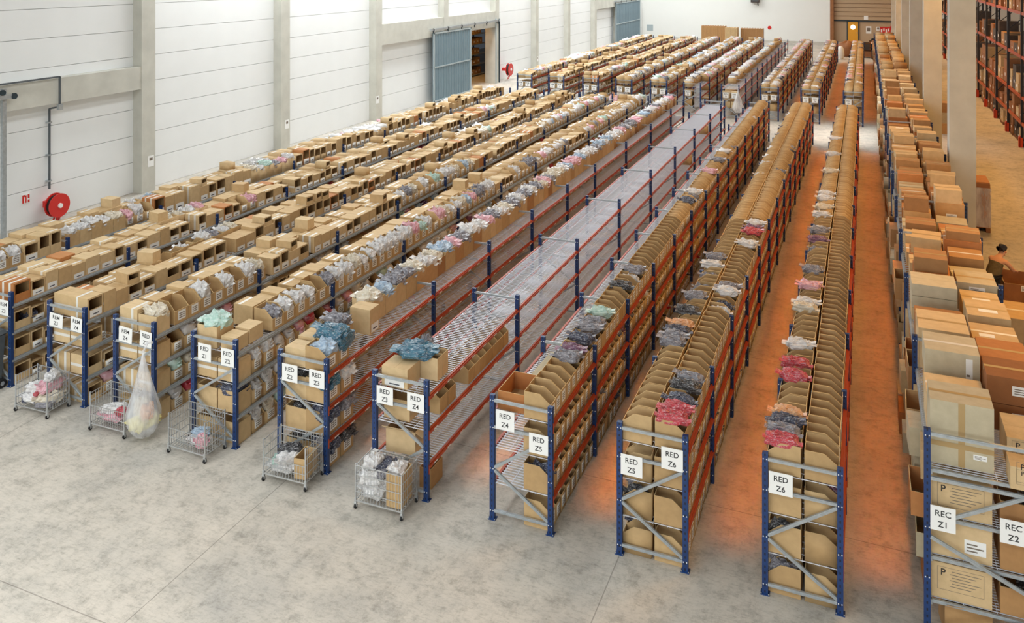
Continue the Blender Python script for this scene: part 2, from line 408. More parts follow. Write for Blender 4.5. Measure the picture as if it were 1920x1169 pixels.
for a in ((-.12, -.06, -.12, .12), (-.02, .02, -.12, .1), (.06, .12, .0, .12), (.06, .12, -.12, -.04), (-.06, -.02, .06, .12)): q.box(.012, .015, a[0], a[1], a[2], a[3], 'red_paint')
part('pictogram', q, t)
t = thing('water_pipe', 'thin grey pipe running along the concrete beam and down the white wall', 'pipe', (-22.84, 14.9, 0))
pts = [(0, 0, 4.42), (0, 3.75, 4.42), (0, 3.75, 3.5), (-.36, 3.68, 3.42), (-.36, 3.68, .95)]
q = MB(); q.tube([Vector(p) for p in pts], .05, 'bin_grey'); part('pipe_run', q, t)
for z in (3.0, 2.0, 1.2):
    q = MB(); q.box(-.46, -.31, 3.62, 3.74, z-.02, z+.02, 'galvanised'); part('pipe_clip', q, t)
q = MB(); q.box(-.05, .06, 3.68, 3.82, 3.4, 3.58, 'galvanised'); part('elbow', q, t)
t = thing('guide_post', 'perforated galvanised steel post with bracket at the near end of the wall', 'post', (-22.8, 16.78, 0))
q = MB(); q.box(-.05, .05, -.06, .06, 0, 4.3, 'galvanised'); part('post', q, t)
q = MB(); q.box(.05, .12, -.25, .3, 4.0, 4.12, 'galvanised'); q.cyl((.08, .25, 4.06), .09, .06, 'dark_steel', 'x', 12); q.cyl((.08, -.1, 4.2), .08, .06, 'dark_steel', 'x', 12); part('bracket', q, t)
for i, (y, z, nm) in enumerate(((22.3, .95, 'second'), (29.8, .95, 'third'), (37.1, .95, 'fourth'), (59.9, .75, 'seventh'))):
    q = MB(); q.box(0, .008, -.13, .13, -.19, .19, 'paper'); q.box(.008, .009, -.07, .07, .02, .12, 'faded_ink')
    tag(ob('notice', q.mesh('notice'), None, (-22.9, y, z+.1)), 'white paper notice on the %s concrete column of the panelled wall' % nm, 'notice', 'column notices')
t = thing('heater', 'dark unit heater mounted high on the white far wall', 'heater', (-10.9, YB-.35, 4.05))
q = MB(); q.box(-.42, .42, -.35, .3, 0, .75, 'goods_dark'); part('body', q, t)
q = MB()
for k in range(5): q.box(-.36, .36, -.38, -.35, .1+k*.12, .16+k*.12, 'bin_grey')
part('grille', q, t)
q = MB(); q.bar((-.3, .3, .4), (-.3, .35, .9), .05, 'dark_steel'); q.bar((.3, .3, .4), (.3, .35, .9), .05, 'dark_steel'); q.bar((.25, 0, 0), (.3, .2, -.35), .07, 'dark_steel'); part('bracket', q, t)
q = MB(); q.cyl((0, 0, 0), .2, -.03, 'red_paint', 'y', 16)
tag(ob('round_sign', q.mesh('round_sign'), None, (-9.45, YB, 1.35)), 'small round red sign on the white far wall', 'sign')
q = MB(); q.box(-.35, .35, -.03, 0, -.35, .35, 'door_trim')
tag(ob('switch_panel', q.mesh('switch_panel'), None, (-22.4, YB, 1.0)), 'pale grey panel on the far wall by the corner', 'panel')
for x, z, wd, hg, m_, lb in ((.3, 1.35, .5, .75, 'paper', 'white notice board beside the yellow door'), (1.2, 1.5, .35, .4, 'paper', 'small white notice between the board and the extinguisher panel')):
    q = MB(); q.box(-wd/2, wd/2, -.03, 0, -hg/2, hg/2, m_); q.box(-wd*.3, wd*.3, -.032, -.03, -hg*.2, hg*.3, 'faded_ink')
    tag(ob('notice_board', q.mesh('notice_board'), None, (x, YB+.6, z)), lb, 'notice')
q = MB(); q.box(-.5, .5, -.03, 0, -.35, .35, 'red_paint')
for k in range(4): q.box(-.4+k*.22, -.27+k*.22, -.034, -.03, -.2+.1*(k % 2), .1+.1*(k % 2), 'paper')
tag(ob('fire_sign', q.mesh('fire_sign'), None, (1.85, YB+.6, 1.35)), 'red panel with white pictograms under the shutter', 'sign')
q = MB(); q.cyl((0, 0, 0), .32, -.2, 'red_paint', 'y', 18); q.cyl((0, -.2, 0), .1, -.05, 'hose_black', 'y', 12)
tag(ob('hose_reel', q.mesh('hose_reel'), None, (2.6, YB+.6, 1.6)), 'red hose reel beneath the far end of the roller shutter', 'hose reel')

# concrete columns beside the receiving row
for i, y in enumerate((26.85, 38.15, 49.45, 60.75, 72.05, 83.4)):
    mb = MB(); mb.box(2.16, 2.82, y-.33, y+.33, 0, CEIL, 'concrete')
    struct('trim_%d' % (50+i), mb)

# ------------------------------------------------------------------ shelving racks
Y0 = 10.915; W = .87; LV = [0.0, .5, 1.0, 1.5]
NAMES = {-1: 'outermost', 0: 'REM Z3', 1: 'Z3-Z4 REM', 2: 'Z4-Z1', 3: 'Z1-Z2', 4: 'Z2-Z3', 5: 'Z3-Z4 RED', 6: 'Z4-Z5', 7: 'Z5-Z6', 8: 'single-Z6'}
XR = {-1: -17.3, 0: -15.50, 1: -13.62, 2: -12.01, 3: -10.27, 4: -8.515, 5: -6.776, 6: -4.852, 7: -3.007, 8: -1.149}
XF = [-18.28, -16.37, -14.38, -12.5, -10.6, -8.82, -6.87, -4.93, -2.97, -.99]
YF = 44.6
_c = {}
def upright_me(H):
    if ('u', H) not in _c:
        q = MB(); q.box(-.035, .035, -.03, .03, 0, H, 'rack_blue')
        for z in (.13, .72, 1.3, H-.07):
            for x in (-.02, .02): q.box(x-.006, x+.006, -.034, -.03, z-.006, z+.006, 'paper')
        _c['u', H] = q.mesh('upright')
    return _c['u', H]
def foot_me():
    if 'foot' not in _c:
        q = MB(); q.box(-.055, .055, -.05, .05, 0, .012, 'rack_blue')
        for x in (-.045, .045): q.cyl((x, -.04, .012), .008, .01, 'galvanised', 'z', 6)
        _c['foot'] = q.mesh('foot_plate')
    return _c['foot']
def beam_mb(L, mat, y=0.0, mb=None, stickers=True, sx=1):
    q = mb or MB()
    q.box(-.025, .025, y, y+L, -.052, -.018, mat); q.box(-.025*sx if sx > 0 else -.005, .005*sx if sx > 0 else .025, y, y+L, -.018, 0.0, mat)
    if stickers:
        for e in (y, y+L-.01): q.box(.02, .032, e, e+.01, -.12, .02, mat)
        k = int(L/.42)
        for i in range(k):
            yy = y+(i+.5)*L/k; q.poly([(.0265, yy-.06, -.048), (.0265, yy+.06, -.048), (.0265, yy+.06, -.03), (.0265, yy-.06, -.03)], 'paper')
    return q
def beam_me(L, mat):
    k = ('b', round(L, 3), mat)
    if k not in _c: _c[k] = beam_mb(L, mat, stickers=mat != 'galvanised').mesh('beam')
    return _c[k]
def deck_mb(L, pitch, wd, w=W, y=0.0, mb=None):
    q = mb or MB(); n = int(L/pitch)
    for i in range(n+1):
        yy = y+.03+i*(L-.06)/n; q.bar((.02, yy, -wd/2), (w-.02, yy, -wd/2), wd, 'wire_metal')
    for k in range(5):
        x = .04+k*(w-.08)/4; q.bar((x, y+.02, -wd*1.5), (x, y+L-.02, -wd*1.5), wd, 'wire_metal')
    return q
def deck_me(L, pitch, wd, w):
    k = ('d', round(L, 3), pitch, wd, w)
    if k not in _c: _c[k] = deck_mb(L, pitch, wd, w).mesh('wire_deck')
    return _c[k]
def tie_me(dx, dz, key):
    if key not in _c:
        q = MB(); q.bar((0, 0, 0), (dx, 0, dz), .028, 'galvanised', .04, True); q.bar((0, -.016, 0), (dx, -.016, dz), .006, 'galvanised', .014, True)
        _c[key] = q.mesh('cross_tie')
    return _c[key]
def rack(label, X, Yf, bays, H, w, levels, rmat, lmat=None, decks='run', ties='first', zig=1, far=False, group='shelving racks'):
    t = thing('shelving_rack', label, 'rack', (X, Yf, 0), 0, group)
    ys = [0.0]
    for b_ in bays: ys.append(ys[-1]+b_)
    up = upright_me(H); s = H/1.75
    for y in ys:
        for x in (0, w):
            u = ob('upright', up, t, (x, y, 0))
            if y == 0 and not far: ob('foot_plate', foot_me(), u)
    def frame(y, full):
        tl = [('cross_tie', 0, 1.68*s, 0)]
        if full:
            a, b2 = (.74, 1.27) if zig > 0 else (1.27, .77)
            tl += [('cross_tie', 0, 1.31*s, 0), ('cross_tie', 0, .13*s, 0), ('brace', 0, a*s, (b2-a)*s)]
            tl += [('brace', 0, .70*s, (.17-.70)*s)] if zig > 0 else [('brace', 0, .17*s, (.74-.17)*s)]
        for nm, x, z, dz in tl: ob(nm, tie_me(w-.07, dz, ('t', w, round(dz, 3))), t, (.035, y-.015, z))
    frame(0, True)
    for y in ys[1:]:
        if ties == 'all': frame(y, True)
        elif ties == 'top': frame(y, False)
    if far:
        q = MB()
        for z in levels:
            for y, b_ in zip(ys, bays):
                for x in ((w,) if lmat is None else (0, w)):
                    k = len(q.v); beam_mb(b_, rmat, y, q, False); q.v[k:] = [(a+x, b2, c+z) for a, b2, c in q.v[k:]]
        part('beam', q, t, kind='stuff')
    else:
        for z in levels:
            for y, b_ in zip(ys, bays):
                ob('beam', beam_me(b_, rmat), t, (w+.012, y, z))
                if lmat: ob('beam', beam_me(b_, lmat), t, (-.012, y+b_, z), (0, 0, PI))
    for z in levels:
        if decks == 'each':
            for y, b_ in zip(ys, bays): ob('wire_deck', deck_me(b_, .062, .0095, w), t, (0, y, z))
        elif decks == 'run':
            o = ob('wire_deck', deck_me(ys[-1], .12, .008, w), t, (0, 0, z)); o['kind'] = 'stuff'
    return t
B27 = [2.7]*10+[1.2]; B203 = [2.03]*14; BE = [3.49]*7+[2.8, 1.0]; BD = [3.5, 2.6, 2.6, 2.7, 2.6, 3.65, 3.65, 3.65, 2.7]
L3 = LV[1:]
rack('blue shelving rack of cartons, the outermost one, nearest the white panelled wall', XR[-1], Y0, B27, 1.75, W, L3, 'galvanised')
rack('blue shelving rack of cartons whose end stands behind the grey wheeled bin', XR[0], Y0, B27, 1.75, W, L3, 'galvanised')
rack('blue shelving rack with two REM signs, a cart of white packs before it', XR[1], Y0, B27, 1.75, W, L3, 'galvanised')
rack('blue shelving rack with REM and RED Z1 signs and a hanging plastic bag', XR[2], Y0, B27, 1.75, W, L3, 'galvanised')
rack('blue shelving rack with RED Z1 and RED Z2 signs on its end', XR[3], Y0, B27, 1.75, W, L3, 'galvanised')
rack('blue and orange shelving rack with RED Z2 and RED Z3 signs, half empty decks', XR[4], Y0, BD, 1.75, W, L3, 'orange_beam', None, 'each', 'all', -1)
rack('nearly empty shelving rack with bare wire decks, signs RED Z3 and RED Z4', XR[5], Y0, BE, 1.75, W, L3, 'orange_beam', 'orange_beam', 'each', 'all', -1)
rack('shelving rack with RED Z4 and RED Z5 signs, half its deck bare', XR[6], Y0, B203, 1.75, W, L3, 'orange_beam', 'orange_beam', 'each', 'top')
rack('shelving rack with RED Z5 and RED Z6 signs, packed with picking bins', XR[7], Y0, B203, 1.75, W, L3, 'orange_beam')
rack('shelving rack of picking bins with one single RED Z6 sign on its end', XR[8], Y0, B203, 1.75, W, L3, 'orange_beam')
FB = [2.7]*11
FN = ['first', 'second', 'third', 'fourth', 'fifth', 'sixth', 'seventh', 'eighth', 'ninth', 'tenth']
for k, x in enumerate(XF):
    ex = {5: ', its near decks bare', 6: ', with bare pale decks', 9: ', nearest the concrete columns'}.get(k, '')
    rack('shelving rack beyond the cross aisle, %s from the panelled wall%s' % (FN[k], ex), x, YF, FB, 1.75, W, L3, 'orange_beam', 'orange_beam' if k in (5, 6) else None,
         'run', 'top' if k in (5, 6) else 'first', 1, True, 'shelving racks beyond the cross aisle')

# ------------------------------------------------------------------ templates of what stands on them
T = {}
def bin_T(wd, H=.36, lip=.235, L=.395, mat='cardboard_bin', lab=False):
    k = ('bin', wd, H, lip, L, mat)
    if k not in T:
        q = MB(); t = .006; h = L/2
        prof = [(-h, 0), (h, 0), (h, lip), (h-.16, H), (-h, H)]
        for y in (-wd/2, wd/2-t): q.prism(prof, y, y+t, mat, 'cardboard_edge', (2, 3))
        q.box(-h, -h+t, -wd/2+t, wd/2-t, 0, H, mat); q.poly([(-h, -wd/2+t, H+.0005), (-h+t, -wd/2+t, H+.0005), (-h+t, wd/2-t, H+.0005), (-h, wd/2-t, H+.0005)], 'cardboard_edge')
        q.box(h-t, h, -wd/2+t, wd/2-t, 0, lip, mat); q.poly([(h-t, -wd/2+t, lip+.0005), (h, -wd/2+t, lip+.0005), (h, wd/2-t, lip+.0005), (h-t, wd/2-t, lip+.0005)], 'cardboard_edge')
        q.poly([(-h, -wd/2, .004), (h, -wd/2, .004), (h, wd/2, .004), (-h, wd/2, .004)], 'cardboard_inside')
        T[k] = q
    return T[k]
def lip_label_T(wd, h=.1975, z0=.05, z1=.2):
    k = ('lab', wd, h, z0, z1)
    if k not in T:
        q = MB(); a = wd*.28
        q.box(h, h+.0015, -a, a, z0, z1, 'paper', (5,)); zz = (z1-z0)
        for i in range(3): q.poly([(h+.0022, -a*.75, z0+zz*(.2+.22*i)), (h+.0022, a*.7, z0+zz*(.2+.22*i)), (h+.0022, a*.7, z0+zz*(.3+.22*i)), (h+.0022, -a*.75, z0+zz*(.3+.22*i))], 'faded_ink')
        T[k] = q
    return T[k]
def carton_T(wd, H, L=.41, mat='cardboard', hole=1):
    """closed carton lying across the shelf; its +x end is cut open above a flap"""
    k = ('carton', wd, H, L, mat, hole)
    if k not in T:
        q = MB(); h = L/2; w2 = wd/2; e = .008; fl = H*.42; r = .025
        q.box(-h, h, -w2, w2, 0, H, mat, (3,))
        if hole:
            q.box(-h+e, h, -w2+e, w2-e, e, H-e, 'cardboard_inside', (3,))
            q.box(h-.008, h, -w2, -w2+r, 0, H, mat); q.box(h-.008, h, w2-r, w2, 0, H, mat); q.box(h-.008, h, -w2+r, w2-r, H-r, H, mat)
            q.box(h-.006, h+.004, -w2+r, w2-r, 0, fl, mat)
        else: q.poly([(h, -w2, 0), (h, w2, 0), (h, w2, H), (h, -w2, H)], mat)
        q.poly([(-h, -.002, H+.0006), (h, -.002, H+.0006), (h, .002, H+.0006), (-h, .002, H+.0006)], 'cardboard_inside')
        T[k] = q
    return T[k]
def tape_T(wd, H, L=.41, style=0):
    k = ('tape', wd, H, L, style)
    if k not in T:
        q = MB(); h = L/2; w2 = wd/2; d = .0018
        def band(x0, x1):
            q.poly([(x0, -w2-d, 0), (x1, -w2-d, 0), (x1, -w2-d, H+d), (x0, -w2-d, H+d)], 'tape')
            q.poly([(x0, -w2-d, H+d), (x1, -w2-d, H+d), (x1, w2, H+d), (x0, w2, H+d)], 'tape')
        if style != 1: q.poly([(-h, -w2-d*1.4, H*.38), (h, -w2-d*1.4, H*.38), (h, -w2-d*1.4, H*.38+.05), (-h, -w2-d*1.4, H*.38+.05)], 'tape')
        if style != 2: band(h*.3, h*.3+.055)
        if style == 1: band(-h*.55, -h*.55+.05)
        T[k] = q
    return T[k]
def carton_label_T(wd, H, L=.41):
    k = ('clab', wd, H, L)
    if k not in T:
        q = MB(); h = L/2+.005
        q.box(h, h+.0015, -wd*.38, wd*.38, H*.05, H*.38, 'paper', (5,)); q.poly([(h+.002, -wd*.2, H*.14), (h+.002, wd*.2, H*.14), (h+.002, wd*.2, H*.2), (h+.002, -wd*.2, H*.2)], 'barcode')
        T[k] = q
    return T[k]
def open_T(wd, H, L=.41, mat='cardboard', flaps=False):
    k = ('open', wd, H, L, mat, flaps)
    if k not in T:
        q = MB(); h = L/2; w2 = wd/2; t = .007
        q.box(-h, h, -w2, -w2+t, 0, H, mat); q.box(-h, h, w2-t, w2, 0, H, mat)
        q.box(-h, -h+t, -w2+t, w2-t, 0, H, mat); q.box(h-t, h, -w2+t, w2-t, 0, H, mat)
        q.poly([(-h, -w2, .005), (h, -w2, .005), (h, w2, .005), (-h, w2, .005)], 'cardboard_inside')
        for a in ((-h, h, -w2, -w2+t), (-h, h, w2-t, w2), (-h, -h+t, -w2, w2), (h-t, h, -w2, w2)):
            q.poly([(a[0], a[2], H+.0006), (a[1], a[2], H+.0006), (a[1], a[3], H+.0006), (a[0], a[3], H+.0006)], 'cardboard_edge')
        if flaps:
            q.hexa([(-h, -w2, H), (h, -w2, H), (h, -w2-.14, H+.1), (-h, -w2-.14, H+.1), (-h, -w2, H+.006), (h, -w2, H+.006), (h, -w2-.14, H+.106), (-h, -w2-.14, H+.106)], mat)
            q.hexa([(h, -w2, H), (h, w2, H), (h+.12, w2, H-.06), (h+.12, -w2, H-.06), (h, -w2, H+.006), (h, w2, H+.006), (h+.12, w2, H-.054), (h+.12, -w2, H-.054)], mat)
        T[k] = q
    return T[k]
def ship_T(wx, wy, H, mat='cardboard_brown'):
    k = ('ship', wx, wy, H, mat)
    if k not in T:
        q = MB(); a, b_ = wx/2, wy/2; g = .002
        q.box(-a, a, -b_, b_, 0, H-.004, mat)
        q.box(-a, a, -b_, -g, H-.004, H, mat, (0,)); q.box(-a, a, g, b_, H-.004, H, mat, (0,))
        T[k] = q
    return T[k]
def ship_tape_T(wx, wy, H, kind='brown_tape'):
    k = ('stape', wx, wy, H, kind)
    if k not in T:
        q = MB(); a, b_ = wx/2, wy/2; d = .0015
        # along the flap seam and down the short ends
        q.poly([(-a, -.03, H+d), (a, -.03, H+d), (a, .03, H+d), (-a, .03, H+d)], kind)
        q.poly([(-a-d, -.03, H*.8), (-a-d, -.03, H+d), (-a-d, .03, H+d), (-a-d, .03, H*.8)], kind)
        q.poly([(a+d, -.03, H*.8), (a+d, .03, H*.8), (a+d, .03, H+d), (a+d, -.03, H+d)], kind)
        T[k] = q
    return T[k]
def cross_tape_T(wx, wy, H):
    q = MB(); y = -wy/2-.0012
    q.poly([(-.035, y, 0), (.035, y, 0), (.035, y, H), (-.035, y, H)], 'brown_tape'); q.poly([(-wx/2, y-.0004, H*.28), (wx/2, y-.0004, H*.28), (wx/2, y-.0004, H*.28+.06), (-wx/2, y-.0004, H*.28+.06)], 'brown_tape'); return q
def front_label_T(wy, x0, x1, z0, z1, rows=3):
    k = ('flab', wy, x0, x1, z0, z1, rows)
    if k not in T:
        q = MB(); y = -wy/2
        q.box(x0, x1, y-.0015, y, z0, z1, 'paper', (4,)); L = x1-x0; h = z1-z0
        for i in range(rows):
            zz = z0+h*(.18+.7*i/rows); q.poly([(x0+L*.1, y-.0022, zz), (x0+L*(.9 if i % 2 else .6), y-.0022, zz), (x0+L*(.9 if i % 2 else .6), y-.0022, zz+h*.1), (x0+L*.1, y-.0022, zz+h*.1)], 'faded_ink')
        T[k] = q
    return T[k]
def top_label_T(H, x0, x1, y0, y1):
    k = ('tlab', H, x0, x1, y0, y1)
    if k not in T:
        q = MB(); q.box(x0, x1, y0, y1, H, H+.002, 'paper', (0,)); T[k] = q
    return T[k]
def pack_T(color, var=0, hi=False):
    """one film-wrapped, crumpled bundle of folded garments, about 1 x 1 x 1 with its base at z = 0"""
    k = ('pack', color, var, hi)
    if k not in T:
        r_ = random.Random(100+var); ph = [[r_.uniform(0, 6.28) for _ in range(6)] for _ in range(5)]
        nu, nv = (17, 30) if hi else (8, 13); P = []
        sg = lambda v, e: math.copysign(abs(v)**e, v)
        for i in range(nu):
            th = -PI/2+PI*i/(nu-1); row = []
            for j in range(nv):
                a = 2*PI*j/nv
                x = sg(math.cos(th), .5)*sg(math.cos(a), .55); y = sg(math.cos(th), .5)*sg(math.sin(a), .55); z = sg(math.sin(th), .7)
                d = 1+.07*math.sin(3*a+ph[0][0]+2*th)+.06*math.sin(5*a-3*th+ph[1][1])
                f = mnoise.turbulence(Vector((x*1.6+var*7, y*2.2, z*1.2)), 4, True)
                d += (f-.55)*.22
                zz = z*d+((mnoise.turbulence(Vector((x*2.4+var*3, y*3.4+9, .3)), 4, True)-.5)*.62+.12*math.sin(4.2*x+ph[3][0])*math.cos(3.7*y+ph[3][1]))*max(0, math.sin(th)+.35)
                row.append((x*d*.5, y*d*.5, max(0, .5+.5*zz)))
            P.append(row)
        q = MB(); q.grid(P, 'film_'+color, True)
        for c in range(4):   # loose film corners and flaps
            sx = (-1, 1)[c % 2]; a = r_.uniform(-.3, .3); z0 = r_.uniform(.3, .8); e = r_.uniform(.56, .66); up = r_.uniform(-.05, .25)
            q.hexa([(sx*.4, a-.14, z0), (sx*e, a-.2, z0+up), (sx*e, a+.1, z0+up+.05), (sx*.4, a+.14, z0), (sx*.4, a-.14, z0+.05), (sx*e, a-.2, z0+up+.04), (sx*e, a+.1, z0+up+.09), (sx*.4, a+.14, z0+.05)], 'film_'+color)
        T[k] = q
    return T[k]

# ------------------------------------------------------------------ records: what is placed; the largest in view become things, the rest one mass per kind
RECS = []
def put(kind, tmpl, loc, rz=0.0, sc=(1, 1, 1), label='', kids=(), wgt=1.0, hi=None):
    RECS.append(dict(hi=hi, kind=kind, t=tmpl, loc=loc, rz=rz, sc=sc, label=label, kids=kids, wgt=wgt))
TIER = ['floor tier', 'second tier', 'third tier', 'top tier']
def spot(i, lv, side, name): return '%s from the front end, %s, %s of %s rack' % (ordinal(i), TIER[lv], 'wall-side' if side == 0 else 'pillar-side', name)
def pspot(i, lv, side, name): return '%s from front, %s %s, %s rack' % (ordinal(i), TIER[lv], 'wall-side' if side == 0 else 'pillar-side', name)
DARK = ['navy', 'black', 'grey', 'white', 'purple', 'grey', 'navy']; LIGHT = ['white', 'white', 'white', 'cream', 'pale_blue', 'white', 'white', 'cream', 'pink', 'white', 'grey', 'white', 'cream', 'white', 'mint', 'grey', 'white', 'pink', 'white']
def pack(color, x, y, z, sx, sy, sz, label, rz=0.0, wgt=1.0):
    v = rnd.randrange(5); put('garment_pack', pack_T(color, v), (x, y, z), rz+rnd.uniform(-.15, .15), (sx, sy, sz), label, (), wgt, (color, v))
CNAME = {'white': 'white', 'grey': 'grey', 'pink': 'pale pink', 'pale_blue': 'pale blue', 'mint': 'mint', 'navy': 'navy', 'teal': 'teal', 'red': 'red', 'peach': 'peach', 'purple': 'purple', 'black': 'black', 'yellow': 'yellow', 'cream': 'cream'}
def cx(X, side): return X+.217 if side == 0 else X+W-.217

def bins(ri, side, lv, y0, y1, pitch=.2222, X=None, name=None, base=Y0, packs=None, prob=.05, cols=DARK, wgt=1.0, gap=0.0, bw=.215, H=.36, lip=.235, depth=0.0):
    X = XR[ri] if X is None else X; name = name or NAMES[ri]; x = cx(X, side); z = LV[lv]; y = y0+pitch/2; i = 0
    packs = dict(packs or {})
    while y+pitch/2 <= y1+.001:
        i += 1
        if gap and rnd.random() < gap: y += pitch; continue
        hs = rnd.choice((1.0, 1.0, 1.0, .97, 1.03))
        kids = ((('label', lip_label_T(bw)),) if side == 1 and rnd.random() < .85 else ())
        put('picking_bin', bin_T(bw, H, lip), (x+rnd.uniform(-.006, .006), base+y, z+.002), (PI if side == 0 else 0)+rnd.uniform(-.012, .012), (1, 1, hs),
            'open cardboard picking bin, '+spot(i, lv, side, name), kids, wgt)
        hit = [k for k in packs if abs(k-(base+y)) < pitch/2+.001]
        if hit or rnd.random() < prob:
            c = packs[hit[0]] if hit else rnd.choice(cols)
            o = .06*(1 if side else -1)
            pack(c, x+o*.4, base+y, z+(.3 if hit else .14)+depth, .40 if hit else .33, bw*(1.1 if hit else .74), .15 if hit else .2, '%s film-wrapped clothes in bin %s' % (CNAME[c], pspot(i, lv, side, name)), 0, wgt)
        y += pitch
    return i

def mixed(ri, side, lv, y0, y1, style, X=None, name=None, base=Y0, cols=LIGHT, wgt=1.0, gap=.03):
    """run after run of slant bins with clothes, side-open cartons or closed cartons, as STYLE weighs them"""
    X = XR[ri] if X is None else X; name = name or NAMES[ri]; x = cx(X, side); z = LV[lv]; y = y0; i = 0; rz0 = PI if side == 0 else 0
    while y < y1-.2:
        kind = rnd.choices(('slant', 'carton', 'tall'), style)[0]
        for _ in range(rnd.randint(2, 7)):
            if y > y1-.36: y = y1; break
            i += 1
            if rnd.random() < gap: y += rnd.uniform(.15, .35)
            if kind == 'slant':
                wd = rnd.choice((.29, .32)); H = .37 if lv == 3 else .36
                put('picking_bin', bin_T(wd, H, .22), (x, base+y+wd/2, z+.002), rz0+rnd.uniform(-.02, .02), (1, 1, rnd.choice((1, .95, 1.06 if lv == 3 else 1))), 'open cardboard picking bin, '+spot(i, lv, side, name),
                    (('label', lip_label_T(wd)),) if side else (), wgt)
                if rnd.random() < .8:
                    c = rnd.choice(cols); pack(c, x+(.03 if side else -.03), base+y+wd/2, z+rnd.uniform(.08, .15), .36, wd*.82, rnd.uniform(.24, .32), '%s film-wrapped clothes in bin %s' % (CNAME[c], pspot(i, lv, side, name)), 0, wgt)
            elif kind == 'tall':
                wd = rnd.choice((.3, .36)); H = rnd.choice((.3, .36))
                put('carton', open_T(wd, H), (x, base+y+wd/2, z+.002), rz0, (1, 1, 1), 'open-topped cardboard carton, '+spot(i, lv, side, name), (('tape', tape_T(wd, H, .41, 2)),), wgt)
                c = rnd.choice(cols); pack(c, x, base+y+wd/2, z+H-.14, .4, wd*.95, .24, '%s film-wrapped clothes in carton %s' % (CNAME[c], pspot(i, lv, side, name)), 0, wgt)
            else:
                wd = rnd.choice((.27, .31, .35)); H = rnd.choice((.38, .42, .46) if ri == -1 and lv == 3 else (.29, .33, .36) if lv == 3 else (.26, .3, .34)); mt = rnd.choice(('cardboard',)*24+('cardboard_orange',))
                kids = [('tape', tape_T(wd, H, .41, rnd.randrange(3)))] if rnd.random() < .6 else []
                if side and rnd.random() < .8: kids.append(('label', carton_label_T(wd, H)))
                op = 1 if rnd.random() < .6 else 0
                put('carton', carton_T(wd, H, .41, mt, op), (x, base+y+wd/2, z+.002), rz0 if side or rnd.random() < .9 else 0, (1, 1, 1), ('side-opened' if op else 'closed')+' cardboard carton, '+spot(i, lv, side, name), tuple(kids), wgt)
                if lv == 3 and rnd.random() < .07:
                    put('carton', carton_T(.26, .2, .36, 'cardboard', 1), (x, base+y+wd/2, z+H+.003), rz0+rnd.uniform(-.2, .2), (1, 1, 1), 'small carton on others, '+spot(i, lv, side, name), (), wgt)
            y += wd+.006
        if rnd.random() < gap: y += .3
Z6L = {20.16: 'grey', 19.55: 'purple', 16.72: 'pink', 15.75: 'white', 15.5: 'cream', 13.94: 'white', 13.18: 'red', 12.95: 'red', 11.8: 'peach', 11.57: 'navy', 11.3: 'grey', 11.08: 'red', 31.27: 'white', 28.67: 'white', 26.19: 'cream', 23.6: 'white', 23.02: 'white', 22.13: 'cream', 17.6: 'grey', 21.5: 'white'}
# the three full racks of picking bins
END = 28.35
bins(8, 0, 3, .04, END, packs=Z6L, prob=.02, cols=['white', 'cream', 'grey']); bins(8, 1, 3, .04, END, prob=.015, cols=['navy', 'white'])
bins(7, 0, 3, .04, END, packs={13.93: 'peach', 13.67: 'navy', 13.4: 'grey', 13.2: 'white', 14.67: 'black', 15.38: 'grey', 16.96: 'white', 17.58: 'grey'}, prob=.035, cols=['white', 'grey', 'white'])
bins(7, 1, 3, .04, END, packs={20.24: 'white', 19.7: 'purple', 19.45: 'red', 18.73: 'white', 15.73: 'white', 15.95: 'grey', 12.1: 'grey', 11.85: 'black', 11.62: 'navy', 11.2: 'red', 10.98: 'red'}, prob=.05, cols=['grey', 'white', 'navy'])
bins(6, 1, 3, .04, END, packs={16.13: 'grey', 15.38: 'black', 15.2: 'navy', 14.03: 'mint', 13.4: 'grey', 13.2: 'cream', 12.9: 'navy', 12.43: 'purple', 12.2: 'grey', 22.34: 'white', 21.6: 'navy', 24.8: 'pink', 26.3: 'grey', 27.75: 'white'}, prob=.03, cols=['white', 'grey'])
for ri in (6, 7, 8):
    for lv in (0, 1, 2):
        bins(ri, 1, lv, .04, END, prob=.12, cols=DARK+['red', 'peach'], wgt=.35 if ri < 8 else .2)
        if ri > 6: bins(ri, 0, lv, .04, 2.1, prob=.55 if lv != 2 else .2, cols=['black', 'navy', 'grey', 'white'], wgt=.3)
# brown open box standing on the bare deck of the Z4-Z5 rack
put('carton', open_T(.62, .26, .40, 'cardboard_orange'), (XR[6]+.23, Y0+.42, 1.503), 0, (1, 1, 1), 'low open brown box on the bare deck behind the RED Z4 sign', (), 2)
q = MB(); q.box(-.09, .09, -.65, .65, 0, .008, 'cardboard_grey'); tag(ob('cardboard_strip', q.mesh('cardboard_strip'), None, (XR[6]+.2, Y0+1.5, 1.503), (0, 0, -.02)), 'long pale cardboard strip lying on the bare Z4-Z5 wire deck', 'cardboard')

